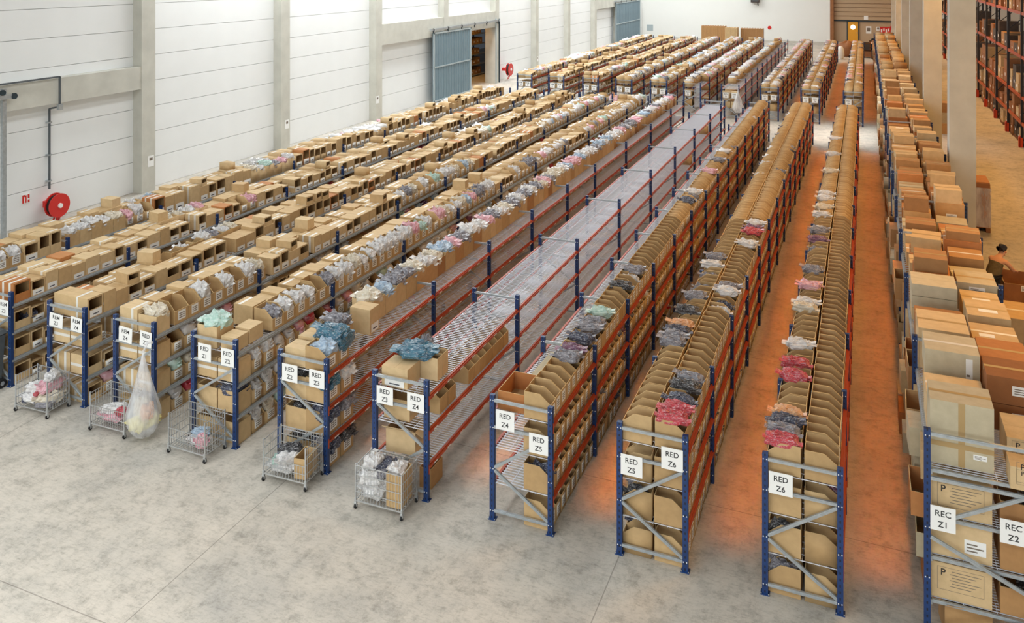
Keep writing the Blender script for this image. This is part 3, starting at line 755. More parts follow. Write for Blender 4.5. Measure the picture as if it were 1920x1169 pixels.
# nearly empty Z3-Z4 RED rack
X5 = XR[5]
put('carton', carton_T(.44, .29, .38, 'cardboard', 0), (X5+.29, Y0+.26, 1.503), -PI/2, (1, 1, 1), 'closed carton with a white label behind the RED Z3 sign, top deck', (('label', carton_label_T(.44, .29, .38)),), 3)
put('carton', open_T(.17, .34, .36), (X5+.62, Y0+.56, 1.503), 0, (1, 1, 1), 'tall open carton under the teal bundle behind the Z3-Z4 signs', (), 3)
put('carton', open_T(.17, .34, .36), (X5+.62, Y0+.74, 1.503), 0, (1, 1, 1), 'tall open carton behind the teal bundle on the bare Z3-Z4 deck', (), 3)
pack('teal', X5+.42, Y0+.52, 1.8, .6, .4, .2, 'teal film-wrapped clothes heaped across the cartons on the bare Z3-Z4 deck', .2, 3)
pack('grey', X5+.36, Y0+.9, 1.505, .26, .3, .42, 'grey film-wrapped clothes standing behind the teal bundle', .2, 3)
put('carton', open_T(.36, .3, .44, 'cardboard'), (X5+.3, Y0+.3, 1.003), 0, (1, 1, 1), 'open carton below the RED Z3 sign, third tier', (), 3)
put('carton', open_T(.42, .34, .48, 'cardboard', True), (X5+.34, Y0+.34, .503), .08, (1, 1, 1), 'open carton with raised flap behind the wire cart, second tier, Z3-Z4 RED rack', (), 3)
put('carton', open_T(.36, .3, .2, 'cardboard_brown'), (X5+.72, Y0+.42, .002), 0, (1, 1, 1), 'brown carton on the floor inside the Z3-Z4 RED rack', (), 1)
for k, y in enumerate((.62, .9)): put('picking_bin', bin_T(.26, .34, .23), (X5+W-.235, Y0+y, 1.003), 0, (1, 1, 1), 'one of two bins on the bare third tier of Z3-Z4 RED rack, %s' % ('near one' if k == 0 else 'far one'), (), 3)
for k in range(7): put('picking_bin', bin_T(.23, .34, .22), (X5+W-.235, Y0+1.6+k*.24, 1.003), 0, (1, 1, 1), 'open picking bin, %s in the short line on the third tier, Z3-Z4 RED rack' % ordinal(k+1), (), 3)
for k, (y, z) in enumerate(((24.0, 1.0), (20.5, .5))):
    put('carton', open_T(.4, .3, .42), (X5+W-.25, Y0+y, z+.003), 0, (1, 1, 1), 'lone carton on the %s of the bare Z3-Z4 RED rack' % ('third tier far along' if k == 0 else 'second tier'), (), 1)

# Z2-Z3 rack: a line of open cartons full of clothes along the wall side, bare decks on the other side
X4 = XR[4]; xl = X4+.24
put('carton', carton_T(.3, .27, .40, 'cardboard', 0), (xl, Y0+.22, 1.503), 0, (1, 1, 1), 'closed carton with printed white label behind the RED Z2 sign, top tier', (('tape', tape_T(.3, .27, .40, 2)),), 3)
put('carton', carton_T(.4, .3, .42, 'cardboard', 0), (xl, Y0+.62, 1.503), 0, (1, 1, 1), 'second closed carton of the Z2-Z3 rack, behind the printed one', (), 3)
put('carton', open_T(.38, .3, .42), (xl+.05, Y0+1.1, 1.503), 0, (1, 1, 1), 'open carton under the dark striped clothes, Z2-Z3 rack', (), 3)
pack('grey', xl+.05, Y0+1.1, 1.72, .44, .3, .22, 'dark striped film-wrapped clothes on the open carton of the Z2-Z3 rack', 0, 3)
put('picking_bin', bin_T(.3, .36, .24), (X4+W-.235, Y0+.2, 1.503), 0, (1, 1, 1), 'picking bin under the teal heap behind the RED Z3 sign', (('label', lip_label_T(.3)),), 3)
put('picking_bin', bin_T(.3, .36, .24), (X4+W-.235, Y0+.52, 1.503), 0, (1, 1, 1), 'second picking bin under the teal heap, Z2-Z3 rack', (('label', lip_label_T(.3)),), 3)
pack('pale_blue', X4+.66, Y0+.26, 1.68, .36, .34, .22, 'pale blue film-wrapped clothes in the first bin behind the RED Z3 sign', 0, 3)
pack('teal', X4+.58, Y0+.55, 1.76, .56, .38, .24, 'large teal heap of film-wrapped clothes above the RED Z3 sign', .1, 3)
pack('teal', X4+.76, Y0+.62, 1.64, .22, .5, .26, 'teal film-wrapped clothes hanging over the bins toward the bare deck', 0, 3)
put('carton', carton_T(.3, .42, .40, 'cardboard', 0), (X4+.52, Y0+1.62, 1.503), 0, (1, 1, 1), 'tall closed carton with two labels at the start of the open cartons, Z2-Z3 rack', (('label', carton_label_T(.3, .42, .40)),), 3)
y = 1.9; i = 0
while y < 27.6:
    wd = rnd.choice((.34, .4, .46)); H = rnd.choice((.34, .38)); i += 1; mt = rnd.choice(('cardboard', 'cardboard', 'cardboard_bin', 'cardboard_brown')) if i > 3 else 'cardboard'
    put('carton', open_T(wd, H, .44, mt), (xl+.06, Y0+y+wd/2, 1.503), rnd.uniform(-.02, .02), (1, 1, 1), 'open carton full of clothes, %s in the top line of the Z2-Z3 rack' % ordinal(i), (), 1.5)
    c = rnd.choice(['white', 'cream', 'white', 'pink', 'grey', 'white', 'pale_blue']); pack(c, xl+.06, Y0+y+wd/2, 1.503+H-.15, .44, wd, .26, '%s film-wrapped clothes in the %s open carton, top line, Z2-Z3 rack' % (CNAME[c], ordinal(i)), 0, 1.5)
    y += wd+.005
for lv, (a, b_) in enumerate((('navy', 'black'), ('navy', 'grey'), ('teal', 'white'))):
    for k, c in enumerate((a, b_)):
        put('picking_bin', bin_T(.34, .36, .22), (X4+W-.235, Y0+.24+k*.38, LV[lv]+.003), 0, (1, 1, 1), 'picking bin, %s from the front end, %s, pillar-side of Z2-Z3 rack' % (ordinal(k+1), TIER[lv]), (('label', lip_label_T(.34)),), 2)
        pack(c, X4+W-.2, Y0+.24+k*.38, LV[lv]+.17, .44, .36, .24, '%s film-wrapped clothes in bin %s' % (CNAME[c], pspot(k+1, lv, 1, 'Z2-Z3')), 0, 2)
    put('carton', open_T(.36, .34, .40), (xl, Y0+.26, LV[lv]+.003), 0, (1, 1, 1), 'open carton at the front end, %s, wall-side of Z2-Z3 rack' % TIER[lv], (), 2)
    pack('black', xl, Y0+.26, LV[lv]+.12, .36, .3, .2, 'black film-wrapped clothes inside the open carton, %s wall-side, Z2-Z3 rack' % TIER[lv], 0, 2)
    mixed(4, 0, lv, .6, 27.5, (.2, .8, .3), wgt=.15)

# the five racks of the white side
def side_rack(ri, top_l, top_r, low, front, cols=LIGHT):
    mixed(ri, 0, 3, front, 27.8, top_l, cols=cols); mixed(ri, 1, 3, front, 27.8, top_r, cols=cols)
    for lv in (0, 1, 2): mixed(ri, 1, lv, .42, 27.8, low, wgt=.3, cols=cols+['red', 'purple', 'pink'])
side_rack(3, (.06, .92, .02), (.85, .15, 0), (.85, .15, 0), .95)
side_rack(2, (.07, .9, .03), (.45, .52, .03), (.6, .4, 0), .5)
side_rack(1, (.06, .92, .02), (.18, .8, .02), (.35, .65, 0), .42)
side_rack(0, (.06, .92, .02), (.12, .86, .02), (.3, .7, 0), .42)
side_rack(-1, (.12, .8, .08), (.2, .75, .05), (.3, .7, 0), .05)
def front_boxes(ri, spec, name):
    for side, lv, wd, H, kind, mt, txt in spec:
        t_ = {'c': carton_T(wd, H, .41, mt, 1), 'x': carton_T(wd, H, .41, mt, 0), 'o': open_T(wd, H, .41, mt)}[kind]
        put('carton', t_, (cx(XR[ri], side), Y0+.07+wd/2, LV[lv]+.003), 0, (1, 1, 1), txt+', front end, '+TIER[lv]+', '+('wall-side' if side == 0 else 'pillar-side')+' of '+name+' rack', (('tape', tape_T(wd, H, .41, (lv+side) % 3)),) if kind != 'o' else (), 2.5)
CB = 'cardboard'
front_boxes(1, [(s, lv, .31, H, k, CB, t_) for lv, H in ((2, .3), (1, .34), (0, .3)) for s, k, t_ in ((0, 'x', 'taped carton'), (1, 'c', 'side-opened taped carton'))], NAMES[1])
put('carton', carton_T(.33, .36, .84, CB, 1), (XR[1]+.44, Y0+.24, 1.503), 0, (1, 1, 1), 'long double taped carton across the front top of the REM rack end', (('tape', tape_T(.33, .36, .84, 0)), ('label', carton_label_T(.33, .36, .84))), 4)
front_boxes(2, [(0, 3, .36, .36, 'x', CB, 'taped carton'), (1, 3, .3, .3, 'o', CB, 'open carton')]+[(s, lv, .31, .32, 'x', CB, 'plain carton') for lv in (0, 1, 2) for s in (0, 1)], NAMES[2])
pack('cream', XR[2]+.66, Y0+.26, 1.68, .4, .3, .24, 'cream film-wrapped clothes in the front carton above the RED Z1 sign', 0, 3)
front_boxes(3, [(0, 3, .4, .34, 'o', CB, 'open carton heaped with pale clothes')]+[(s, lv, .31, .34, 'o' if lv < 2 else 'x', CB, 'plain carton') for lv in (0, 1, 2) for s in (0, 1)], NAMES[3])
pack('mint', XR[3]+.25, Y0+.28, 1.74, .44, .38, .24, 'pale mint film-wrapped clothes heaped above the RED Z1 sign, Z1-Z2 rack', 0, 3)
put('carton', carton_T(.3, .22, .3, CB, 0), (XR[3]+.66, Y0+.22, 1.503), 0, (1, 1, 1), 'small closed carton behind the RED Z2 sign of the Z1-Z2 rack', (), 3)
put('carton', carton_T(.34, .24, .3, CB, 0), (XR[3]+.66, Y0+.58, 1.503), 0, (1, 1, 1), 'second small closed carton behind the RED Z2 sign, Z1-Z2 rack', (), 3)
pack('navy', XR[3]+.62, Y0+.22, .72, .4, .3, .2, 'navy film-wrapped clothes in the second tier front carton, Z1-Z2 rack', 0, 2)
front_boxes(0, [(1, lv, .34, .34, 'c', CB, 'side-opened carton with a white paper') for lv in (0, 1, 2)]+[(1, 3, .34, .36, 'c', 'cardboard_orange', 'taped reddish carton'), (0, 3, .34, .3, 'c', CB, 'carton')], NAMES[0])
pack('navy', XR[0]+.68, Y0+.5, 1.003, .34, .26, .2, 'navy and white film-wrapped clothes on the third tier, REM Z3 rack', 0, 2)

# racks beyond the cross aisle
ST = [((.2, .6, .2), (.3, .6, .1)), ((.1, .9, 0), (.1, .9, 0)), ((.1, .9, 0), (.2, .8, 0)), ((.2, .8, 0), (.9, .1, 0)), ((.4, .4, .2), (.7, .2, .1)), ((.1, .1, .8), (1, 0, 0)), ((.1, .1, .8), None)]
for k, (a, b_) in enumerate(ST):
    nm = 'far %s' % FN[k]
    y0l, y0r = (.05, 2.6) if k == 5 else ((2.2, 0) if k == 6 else (.05, .05))
    mixed(0, 0, 3, y0l, 29.4, a, X=XF[k], name=nm, base=YF)
    if b_: mixed(0, 1, 3, y0r, 29.4, b_, X=XF[k], name=nm, base=YF)
    for lv in (1, 2):
        if k == 6: mixed(0, 0, lv, 1.0, 29, (.2, .8, 0), X=XF[k], name=nm, base=YF, wgt=.1)
        else:
            mixed(0, 1, lv, .05 if k != 5 else 2.6, 29.4, (.4, .6, 0) if k < 3 else (.9, .1, 0), X=XF[k], name=nm, base=YF, wgt=.1); mixed(0, 0, lv, .05, .8, (0, 1, 0), X=XF[k], name=nm, base=YF, wgt=.3)
for k in (7, 8, 9):
    nm = 'far %s' % FN[k]; pr = (.55, .4, .13)[k-7]
    for s in (0, 1): bins(0, s, 3, .04, 29.3, X=XF[k], name=nm, base=YF, prob=pr if s == 0 or k == 7 else pr*.4, cols=['white', 'white', 'grey', 'white', 'cream', 'navy', 'pink'], depth=.06)
    for lv in (1, 2):
        bins(0, 1, lv, .04, 29.3, X=XF[k], name=nm, base=YF, prob=.15, wgt=.1); bins(0, 0, lv, .04, .5, X=XF[k], name=nm, base=YF, prob=0, wgt=.2)
for k, wd in ((5, .42), (6, .42)):
    for s in (0, 1):
        if k == 5 and s == 1: continue
        for lv in (1, 2): put('carton', carton_T(wd, .34, .41, CB, 0), (cx(XF[k], s), YF+.3, LV[lv]+.003), 0, (1, 1, 1), 'closed carton at the near end, %s, far %s rack' % (TIER[lv], FN[k]), (), .2)

# ------------------------------------------------------------------ receiving row of shipping cartons
XI, WI = .66, 1.44; LI = [.45, .95, 1.42, 1.96]
def row_rack():
    t = thing('shelving_rack', 'tall blue shelving row of shipping cartons with REC Z1 and REC Z2 signs', 'rack', (XI, Y0, 0), 0, 'shelving racks')
    up = upright_me(2.43); ys = [2.7*k for k in range(25)]
    for y in ys:
        for x in (0, WI): ob('upright', up, t, (x, y, 0))
        ob('cross_tie', tie_me(WI-.07, 0, ('t', WI, 0)), t, (.035, y-.015, 2.38))
    for z, z1 in ((1.87, 1.87), (.13, .13)): ob('cross_tie', tie_me(WI-.07, z1-z, ('t', WI, 0)), t, (.035, -.015, z))
    for z, z1 in ((1.34, 2.1), (1.2, .62), (.16, .58)): ob('brace', tie_me(WI-.07, z1-z, ('t', WI, round(z1-z, 3))), t, (.035, -.03, z))
    for z in LI:
        for y in ys[:-1]: ob('beam', beam_me(2.7, 'galvanised'), t, (.03, y+2.7, z), (0, 0, PI))
        for y in ys[:2]: ob('wire_deck', deck_me(2.7, .05, .008, WI), t, (0, y, z))
        o = ob('wire_deck', deck_me(ys[-1]-5.4, .12, .008, WI), t, (0, 5.4, z)); o['kind'] = 'stuff'
        ob('front_rail', tie_me(WI-.07, 0, ('t', WI, 0)), t, (.035, .03, z-.02))
row_rack()
def ship(x, y, z, wx, wy, H, mat, label, rz=0, tape='brown_tape', kids=(), wgt=1.0, kind='shipping_carton'):
    kk = list(kids)
    if tape: kk.append(('tape', ship_tape_T(wx, wy, H, tape)))
    put(kind, ship_T(wx, wy, H, mat), (x, y, z), rz, (1, 1, 1), label, tuple(kk), wgt)
zt = LI[3]+.003; xa, xb = XI+.40, XI+1.08
# pillar side and wall side, measured cartons first
ship(xa-.03, 11.33, zt, .66, .5, .74, 'cardboard_grey', 'big pale grey-green carton with brown tape cross on the front of REC row', kids=[('label', front_label_T(.5, .12, .26, .12, .18)), ('front_tape', cross_tape_T(.66, .5, .74))], wgt=5)
ship(xa-.02, 12.15, zt, .66, .55, .46, 'cardboard', 'carton behind the big pale one, printed tape over its top, REC row', tape='tape', wgt=5)
ship(xa, 12.85, zt, .64, .62, .34, 'cardboard_brown', 'brown carton under the grey film-topped one on REC row', wgt=3)
ship(xa, 12.9, zt+.345, .65, .6, .36, 'cardboard_grey', 'grey carton with film strips on its face, third along the wall-side of REC row', tape='tape', kids=[('film_strip', front_label_T(.6, .16, .24, .02, .3, 1))], wgt=5)
ship(xa-.02, 14.0, zt, .66, .75, .58, 'cardboard', 'plain beige carton behind the film-strip one, wall-side of REC row', wgt=5)
ship(xa, 14.85, zt, .68, .5, .36, 'cardboard_brown', 'low brown carton with two paper labels on top, wall-side of REC row', kids=[('label', top_label_T(.36, -.2, .1, -.1, .05))], wgt=4)
for k in range(3): ship(xa-.02, 15.75, zt+k*.2, .67, .62, .192, 'cardboard_grey' if k else 'cardboard', '%s of three flat grey cartons piled on the wall-side of REC row' % ('lowest', 'middle', 'topmost')[k], tape=None, wgt=4)
ship(xb+.06, 11.0, zt, .62, .3, .25, 'cardboard', 'light carton printed with a black P, nearest on the pillar-side of REC row', tape=None, wgt=4)
ship(xb+.08, 11.62, zt, .6, .6, .34, 'cardboard', 'light carton with a printed panel, second on the pillar-side of REC row', tape=None, wgt=4)
for k in range(2): ship(xb-.03, 12.45, zt+k*.34, .6, .58, .332, 'cardboard_dark', '%s of two matching brown cartons with white labels on the pillar-side of REC row' % ('lower', 'upper')[k], kids=[('label', front_label_T(.58, -.02, .22, .12, .24))], wgt=5)
ship(xb-.02, 13.3, zt, .58, .62, .3, 'cardboard_brown', 'brown carton supporting the orange one on REC row', wgt=3)
ship(xb, 13.4, zt+.303, .59, .68, .22, 'cardboard_orange', 'orange-brown flat carton with one white label, pillar-side of REC row', kids=[('label', front_label_T(.68, -.06, .18, .06, .17))], wgt=5)
ship(xb, 14.25, zt, .6, .6, .42, 'cardboard', 'film-topped carton behind the orange one on REC row', tape='tape', kids=[('label', top_label_T(.42, -.2, 0, -.2, -.08))], wgt=4)
ship(xb, 15.05, zt, .58, .7, .48, 'cardboard', 'beige carton with a white strip on its top, pillar-side of REC row', kids=[('label', top_label_T(.48, -.12, .14, -.16, -.04))], wgt=4)
ship(xb, 15.85, zt, .56, .6, .36, 'cardboard', 'second beige carton with a white top strip, pillar-side of REC row', kids=[('label', top_label_T(.36, -.12, .14, -.16, -.04))], wgt=4)
ship(xb, 16.55, zt, .6, .66, .46, 'cardboard_grey', 'pale carton with a front label, sixth on the pillar-side of REC row', kids=[('label', front_label_T(.66, -.12, .12, .3, .4))], wgt=4)
for side, x, y, n0 in ((0, xa, 16.3, 7), (1, xb, 17.1, 7)):
    i = n0
    while y < 75:
        wy = rnd.uniform(.38, .62); H = rnd.choice((.26, .34, .4, .44, .52)); wx = rnd.uniform(.54, .66); i += 1
        mat = rnd.choice(('cardboard', 'cardboard', 'cardboard_brown', 'cardboard_brown', 'cardboard_orange', 'cardboard_grey'))
        kd = []
        if rnd.random() < .35: kd.append(('label', front_label_T(round(wy, 2), -.08, .14, H*.4, H*.4+.09)))
        elif rnd.random() < .4: kd.append(('label', top_label_T(H, -.12, .12, -.1, 0)))
        wy = round(wy, 2); wx = round(wx, 2); mn = {'cardboard': 'beige', 'cardboard_brown': 'brown', 'cardboard_orange': 'orange-brown', 'cardboard_grey': 'grey'}[mat]
        where = '%s from the front end, top tier, %s of REC row' % (ordinal(i), 'wall-side' if side == 0 else 'pillar-side')
        ship(x, Y0*0+y+wy/2, zt, wx, wy, H, mat, mn+' shipping carton, '+where, rnd.uniform(-.05, .05), rnd.choice(('brown_tape', None, 'tape')), kd)
        if rnd.random() < .34:
            h2 = rnd.choice((.16, .24, .3)); ship(x+rnd.uniform(-.04, .04), y+wy/2, zt+H+.003, wx*.9, wy*.9, h2, rnd.choice(('cardboard', 'cardboard_brown', 'cardboard')), 'smaller carton on the one %s' % where, rnd.uniform(-.1, .1), 'brown_tape', ())
        y += wy+rnd.uniform(.02, .1)
# lower tiers of the row
for lv, z in enumerate([0.0]+LI[:3]):
    y = 11.0+.64; i = 1
    while y < 74:
        wy = rnd.uniform(.4, .66); i += 1; H = rnd.choice((.3, .36, .4)); out = rnd.choice((.02, .05, .05, .1, .17)); mat = rnd.choice(('cardboard_brown', 'cardboard', 'cardboard_orange', 'cardboard_grey'))
        wy = round(wy, 2)
        put('shipping_carton', (open_T(wy, H, .62, mat) if rnd.random() < .45 else ship_T(.62, wy, H, mat)), (XI+.34-out, y+wy/2, z+.004), rnd.uniform(-.04, .04), (1, 1, 1), 'carton facing the orange aisle, %s from the front end, %s of REC row' % (ordinal(i), TIER[lv] if lv < 3 else 'fourth tier'), (), .35 if y < 30 else .02)
        y += wy+rnd.uniform(.02, .2)
# end faces of the row under the top deck
for lv, z, kind in ((1, LI[0], 0), (2, LI[1], 1), (3, LI[2], 2)):
    put('shipping_carton', ship_T(.62, .56, .41, 'cardboard'), (XI+.36, 11.27, z+.004), 0, (1, 1, 1), ('carton with a printed P panel, second tier beneath the REC Z1 sign', 'carton with a white delivery label beside the REC Z1 sign', 'carton with a printed P panel and paper strip above the REC Z1 sign')[kind],
        (('label', front_label_T(.56, .03, .25, .08, .24)),) if kind == 1 else (), 6)
    put('carton', open_T(.56, .3, .66, 'cardboard_brown', False), (XI+1.08, 11.27, z+.004), 0, (1, 1, 1), 'open brown carton at the front of REC row, %s, near the REC Z2 sign' % ('second tier', 'third tier', 'fourth tier')[kind], (), 3)
    pack('black', XI+1.2, 11.3, z+.12, .4, .42, .2, 'dark clothes in the open carton, %s, front of REC row' % ('second tier', 'third tier', 'fourth tier')[kind], 0, 2)
put('carton', open_T(.34, .33, .5, 'cardboard_brown', True), (XI+.42, 11.24, .003), .12, (1, 1, 1), 'open brown carton with its flaps up, lowest at the front of REC row', (), 3)

# ------------------------------------------------------------------ records to objects
LIM = 298
GRP = {'picking_bin': ('bin', 'cardboard picking bins', 'picking_bins', 'remaining cardboard picking bins on all racks'), 'carton': ('carton', 'cardboard cartons on the racks', 'cartons', 'remaining small cartons on all racks'),
       'garment_pack': ('clothes', 'film-wrapped clothes', 'garment_packs', 'remaining film-wrapped clothes in the bins and cartons'), 'shipping_carton': ('carton', 'shipping cartons of the receiving row', 'shipping_cartons', 'remaining shipping cartons far along the receiving row')}
cy, sy_ = math.cos(YAW), math.sin(YAW)
def px(l):
    d = -l[0]*sy_+l[1]*cy; return 960+1587.6*(l[0]*cy+l[1]*sy_)/d, -60.8+1587.6*(CAM.z-l[2])/d, d
def rest(recs, name):
    vs, lv_, lt, mi, tn = [], [], [], [], []; off = 0
    rg = np.random.default_rng(3)
    for r in recs:
        tint = rg.random(); c, s = math.cos(r['rz']), math.sin(r['rz']); R = np.array(((c, -s, 0), (s, c, 0), (0, 0, 1)))
        for t in [r['t']]+[k[1] for k in r['kids']]:
            v, l, n, m = t.arrays()
            vs.append((v*np.array(r['sc'])) @ R.T+np.array(r['loc'])); lv_.append(l+off); lt.append(n); mi.append(m); tn.append(np.full(len(v), tint)); off += len(v)
    v = np.concatenate(vs); l = np.concatenate(lv_); n = np.concatenate(lt); m = np.concatenate(mi)
    me = bpy.data.meshes.new(name); me.vertices.add(len(v)); me.vertices.foreach_set('co', v.ravel().astype(np.float32))
    me.loops.add(len(l)); me.loops.foreach_set('vertex_index', l.astype(np.int32))
    me.polygons.add(len(n)); st = np.zeros(len(n), np.int32); st[1:] = np.cumsum(n)[:-1]
    me.polygons.foreach_set('loop_start', st); me.polygons.foreach_set('loop_total', n.astype(np.int32))
    used = np.unique(m)
    for u in used: me.materials.append(MLIST[u])
    me.polygons.foreach_set('material_index', np.searchsorted(used, m).astype(np.int32))
    a = me.attributes.new('tint', 'FLOAT', 'POINT'); a.data.foreach_set('value', np.concatenate(tn).astype(np.float32))
    me.update(calc_edges=True); me.validate()
    return ob(name, me)
by = {}
for r in RECS: by.setdefault(r['kind'], []).append(r)
for kind, rs in by.items():
    cat, grp, many, mlab = GRP[kind]
    for r in rs:
        x, y, d = px(r['loc'])
        r['rank'] = (r['wgt'] if -60 < x < 1990 and -40 < y < 1230 else .001)/d**2
    rs.sort(key=lambda r: -r['rank'])
    lim = {'garment_pack': 262, 'shipping_carton': 290}.get(kind, LIM)
    for r in rs[:lim]:
        if r['hi']: r['t'] = pack_T(*r['hi'], True)
        o = ob(kind, r['t'].shared(kind, False), None, r['loc'], (0, 0, r['rz']), r['sc'])
        tag(o, r['label'], cat, grp)
        for nm, t in r['kids']: ob(nm, t.shared(nm), o)
    if len(rs) > lim: tag(rest(rs[lim:], many), mlab, cat, None, 'stuff')

# printed P panels on the receiving cartons at the front of the row
def p_panel(x, y, z, s=1.0):
    for o in [o for o in bpy.data.objects if o.name.startswith('shipping_carton') and 'kind' not in o and (o.location-Vector((x, o.location.y, o.location.z))).length < .12 and abs(o.location.z-z) < .05 and o.location.y < 11.7]:
        hy = o.data.vertices[0].co.y
        text('P', .11*s, 'ink', o, (-.19, hy-.0015, .3*s), (PI/2, 0, 0))
        q = MB()
        for a, b_, c, e in ((-.25, .23, .36, .364), (-.25, .23, .1, .104), (-.25, -.246, .1, .364), (.226, .23, .1, .364)): q.poly([(a, hy-.001, c*s), (b_, hy-.001, c*s), (b_, hy-.001, e*s), (a, hy-.001, e*s)], 'faded_ink')
        for k in range(6): q.poly([(-.12+.02*(k % 2), hy-.001, (.15+.034*k)*s), (.1+.05*(k % 3), hy-.001, (.15+.034*k)*s), (.1+.05*(k % 3), hy-.001, (.158+.034*k)*s), (-.12+.02*(k % 2), hy-.001, (.158+.034*k)*s)], 'faded_ink')
        part('print', q, o)
p_panel(XI+.36, 11.27, LI[0]+.004); p_panel(XI+.36, 11.27, LI[2]+.004); p_panel(xb+.06, 11.0, zt, .62); p_panel(xb+.08, 11.62, zt, .85)

# ------------------------------------------------------------------ aisle signs
def sign(x0, x1, z0, z1, a, b_, lab, y=Y0-.052, tilt=0.0, sz=.095):
    t = thing('aisle_sign', lab, 'sign', ((x0+x1)/2, y, (z0+z1)/2), 0, 'aisle signs'); t.rotation_euler = (0, tilt, 0)
    wd, h = x1-x0, z1-z0; q = MB(); q.box(-wd/2, wd/2, -.002, .002, -h/2, h/2, 'paper'); sh_ = part('sheet', q, t)
    text(a, sz, 'ink', sh_, (.0, -.003, h*.2), (PI/2, 0, 0)); text(b_, sz, 'ink', sh_, (.0, -.003, -h*.24), (PI/2, 0, 0))
sg = [(-2.98, -2.69, 1.09, 1.36, 'RED', 'Z5', 'white paper sign RED Z5, on the rack end that also reads RED Z6'), (-2.44, -2.16, 1.29, 1.57, 'RED', 'Z6', 'white paper sign RED Z6 paired with RED Z5 on one rack end'),
      (-1.1, -.82, 1.29, 1.56, 'RED', 'Z6', 'white paper sign RED Z6 hanging alone on its rack end'), (-4.78, -4.5, 1.31, 1.58, 'RED', 'Z4', 'white paper sign RED Z4 beside the open brown box'),
      (-4.28, -4.0, 1.09, 1.36, 'RED', 'Z5', 'white paper sign RED Z5 paired with RED Z4, hung low'), (-6.72, -6.44, 1.29, 1.55, 'RED', 'Z3', 'white paper sign RED Z3 on the end of the bare wire deck rack'),
      (-6.2, -5.92, 1.28, 1.55, 'RED', 'Z4', 'white paper sign RED Z4 paired with RED Z3 on one rack end'), (-8.44, -8.15, 1.3, 1.57, 'RED', 'Z2', 'white paper sign RED Z2 paired with RED Z3'),
      (-7.93, -7.65, 1.3, 1.57, 'RED', 'Z3', 'white paper sign RED Z3 below the large teal heap'), (-10.13, -9.86, 1.32, 1.6, 'RED', 'Z1', 'white paper sign RED Z1 paired with RED Z2'),
      (-9.65, -9.39, 1.32, 1.6, 'RED', 'Z2', 'white paper sign RED Z2 paired with RED Z1'), (-13.56, -13.23, 1.32, 1.56, 'REM', 'Z3', 'tilted white paper sign REM Z3 above the first wire cart'),
      (-13.03, -12.76, 1.32, 1.57, 'REM', 'Z4', 'tilted white paper sign REM Z4 paired with REM Z3'), (-11.88, -11.58, 1.33, 1.59, 'REM', 'Z4', 'white paper sign REM Z4 paired with RED Z1'),
      (-11.4, -11.14, 1.33, 1.59, 'RED', 'Z1', 'white paper sign RED Z1 above the hanging plastic bag'), (-14.88, -14.63, 1.32, 1.6, 'REM', 'Z3', 'white paper sign REM Z3 above the grey wheeled bin'),
      (.69, .95, 1.3, 1.58, 'REC', 'Z1', 'white paper sign REC Z1 on the receiving row end'), (1.39, 1.66, 1.33, 1.6, 'REC', 'Z2', 'white paper sign REC Z2 on the receiving row end')]
for k, s_ in enumerate(sg): sign(*s_, tilt=.06 if 11 <= k <= 14 else 0)
for k, x in enumerate(XF):
    for e, (a, b_) in enumerate(((.08, .36), (.51, .79))):
        if k == 9 and e == 1 or k == 5 and e == 1: continue
        sign(x+a, x+b_, 1.05, 1.32, 'RED' if k > 3 else 'REM', 'Z%d' % (max(1, k-3+e) if k > 3 else 8-k-e), 'white paper sign, %s of the %s rack beyond the cross aisle' % ('wall-side one' if e == 0 else 'pillar-side one', FN[k]), YF-.052)

# ------------------------------------------------------------------ wire carts in front of the racks
def side_mb(L, H, pitch=.05, wr=.005, rails=4):
    q = MB(); n = int(L/pitch)
    for i in range(1, n): q.bar((i*L/n, 0, 0), (i*L/n, 0, H), wr, 'cart_metal')
    for k in range(rails+1): q.bar((0, -.003, k*H/rails), (L, -.003, k*H/rails), wr*1.7, 'cart_metal')
    return q
def cart(x, y, label, rz=0, L=.75, D=.44, H=.5, front=.5, back=.5):
    t = thing('wire_cart', label, 'cart', (x, y, 0), rz, 'wire carts before the racks'); zb = .12
    q = MB(); n = 14
    for i in range(n+1): q.bar((i*L/n, 0, zb), (i*L/n, D, zb), .006, 'cart_metal')
    for k in range(4): q.bar((0, k*D/3, zb-.008), (L, k*D/3, zb-.008), .014, 'cart_metal')
    for a in ((0, 0), (L, 0), (0, D), (L, D)): q.bar((a[0], a[1], .06), (a[0], a[1], zb+.03), .03, 'cart_metal', caps=True)
    part('base', q, t)
    for nm, h, loc, rot, l in (('front_panel', front, (0, 0, zb), 0, L), ('back_panel', back, (0, D, zb), 0, L), ('side_panel', H, (0, 0, zb), PI/2, D), ('side_panel', H, (L, 0, zb), PI/2, D)):
        if h > 0: part(nm, side_mb(l, h, .05, .0055, 4 if h > .3 else 2), t, loc, (0, 0, rot))
    pm = MB(); pm.bar((0, 0, .06), (0, 0, zb+H+.02), .018, 'cart_metal', caps=True); pme = pm.mesh('corner_post')
    wm = MB(); wm.cyl((-.012, 0, .035), .035, .024, 'rubber', 'x', 12); wme = wm.mesh('wheel'); fm = MB(); fm.box(-.02, -.014, -.015, .015, .03, .085, 'cart_metal'); fm.box(.014, .02, -.015, .015, .03, .085, 'cart_metal'); fm.box(-.02, .02, -.02, .02, .075, .09, 'cart_metal'); fme = fm.mesh('caster_fork')
    for a in ((0, 0), (L, 0), (0, D), (L, D)): ob('corner_post', pme, t, (a[0], a[1], 0)); ob('caster_fork', fme, ob('wheel', wme, t, (a[0], a[1], 0)))
    return t
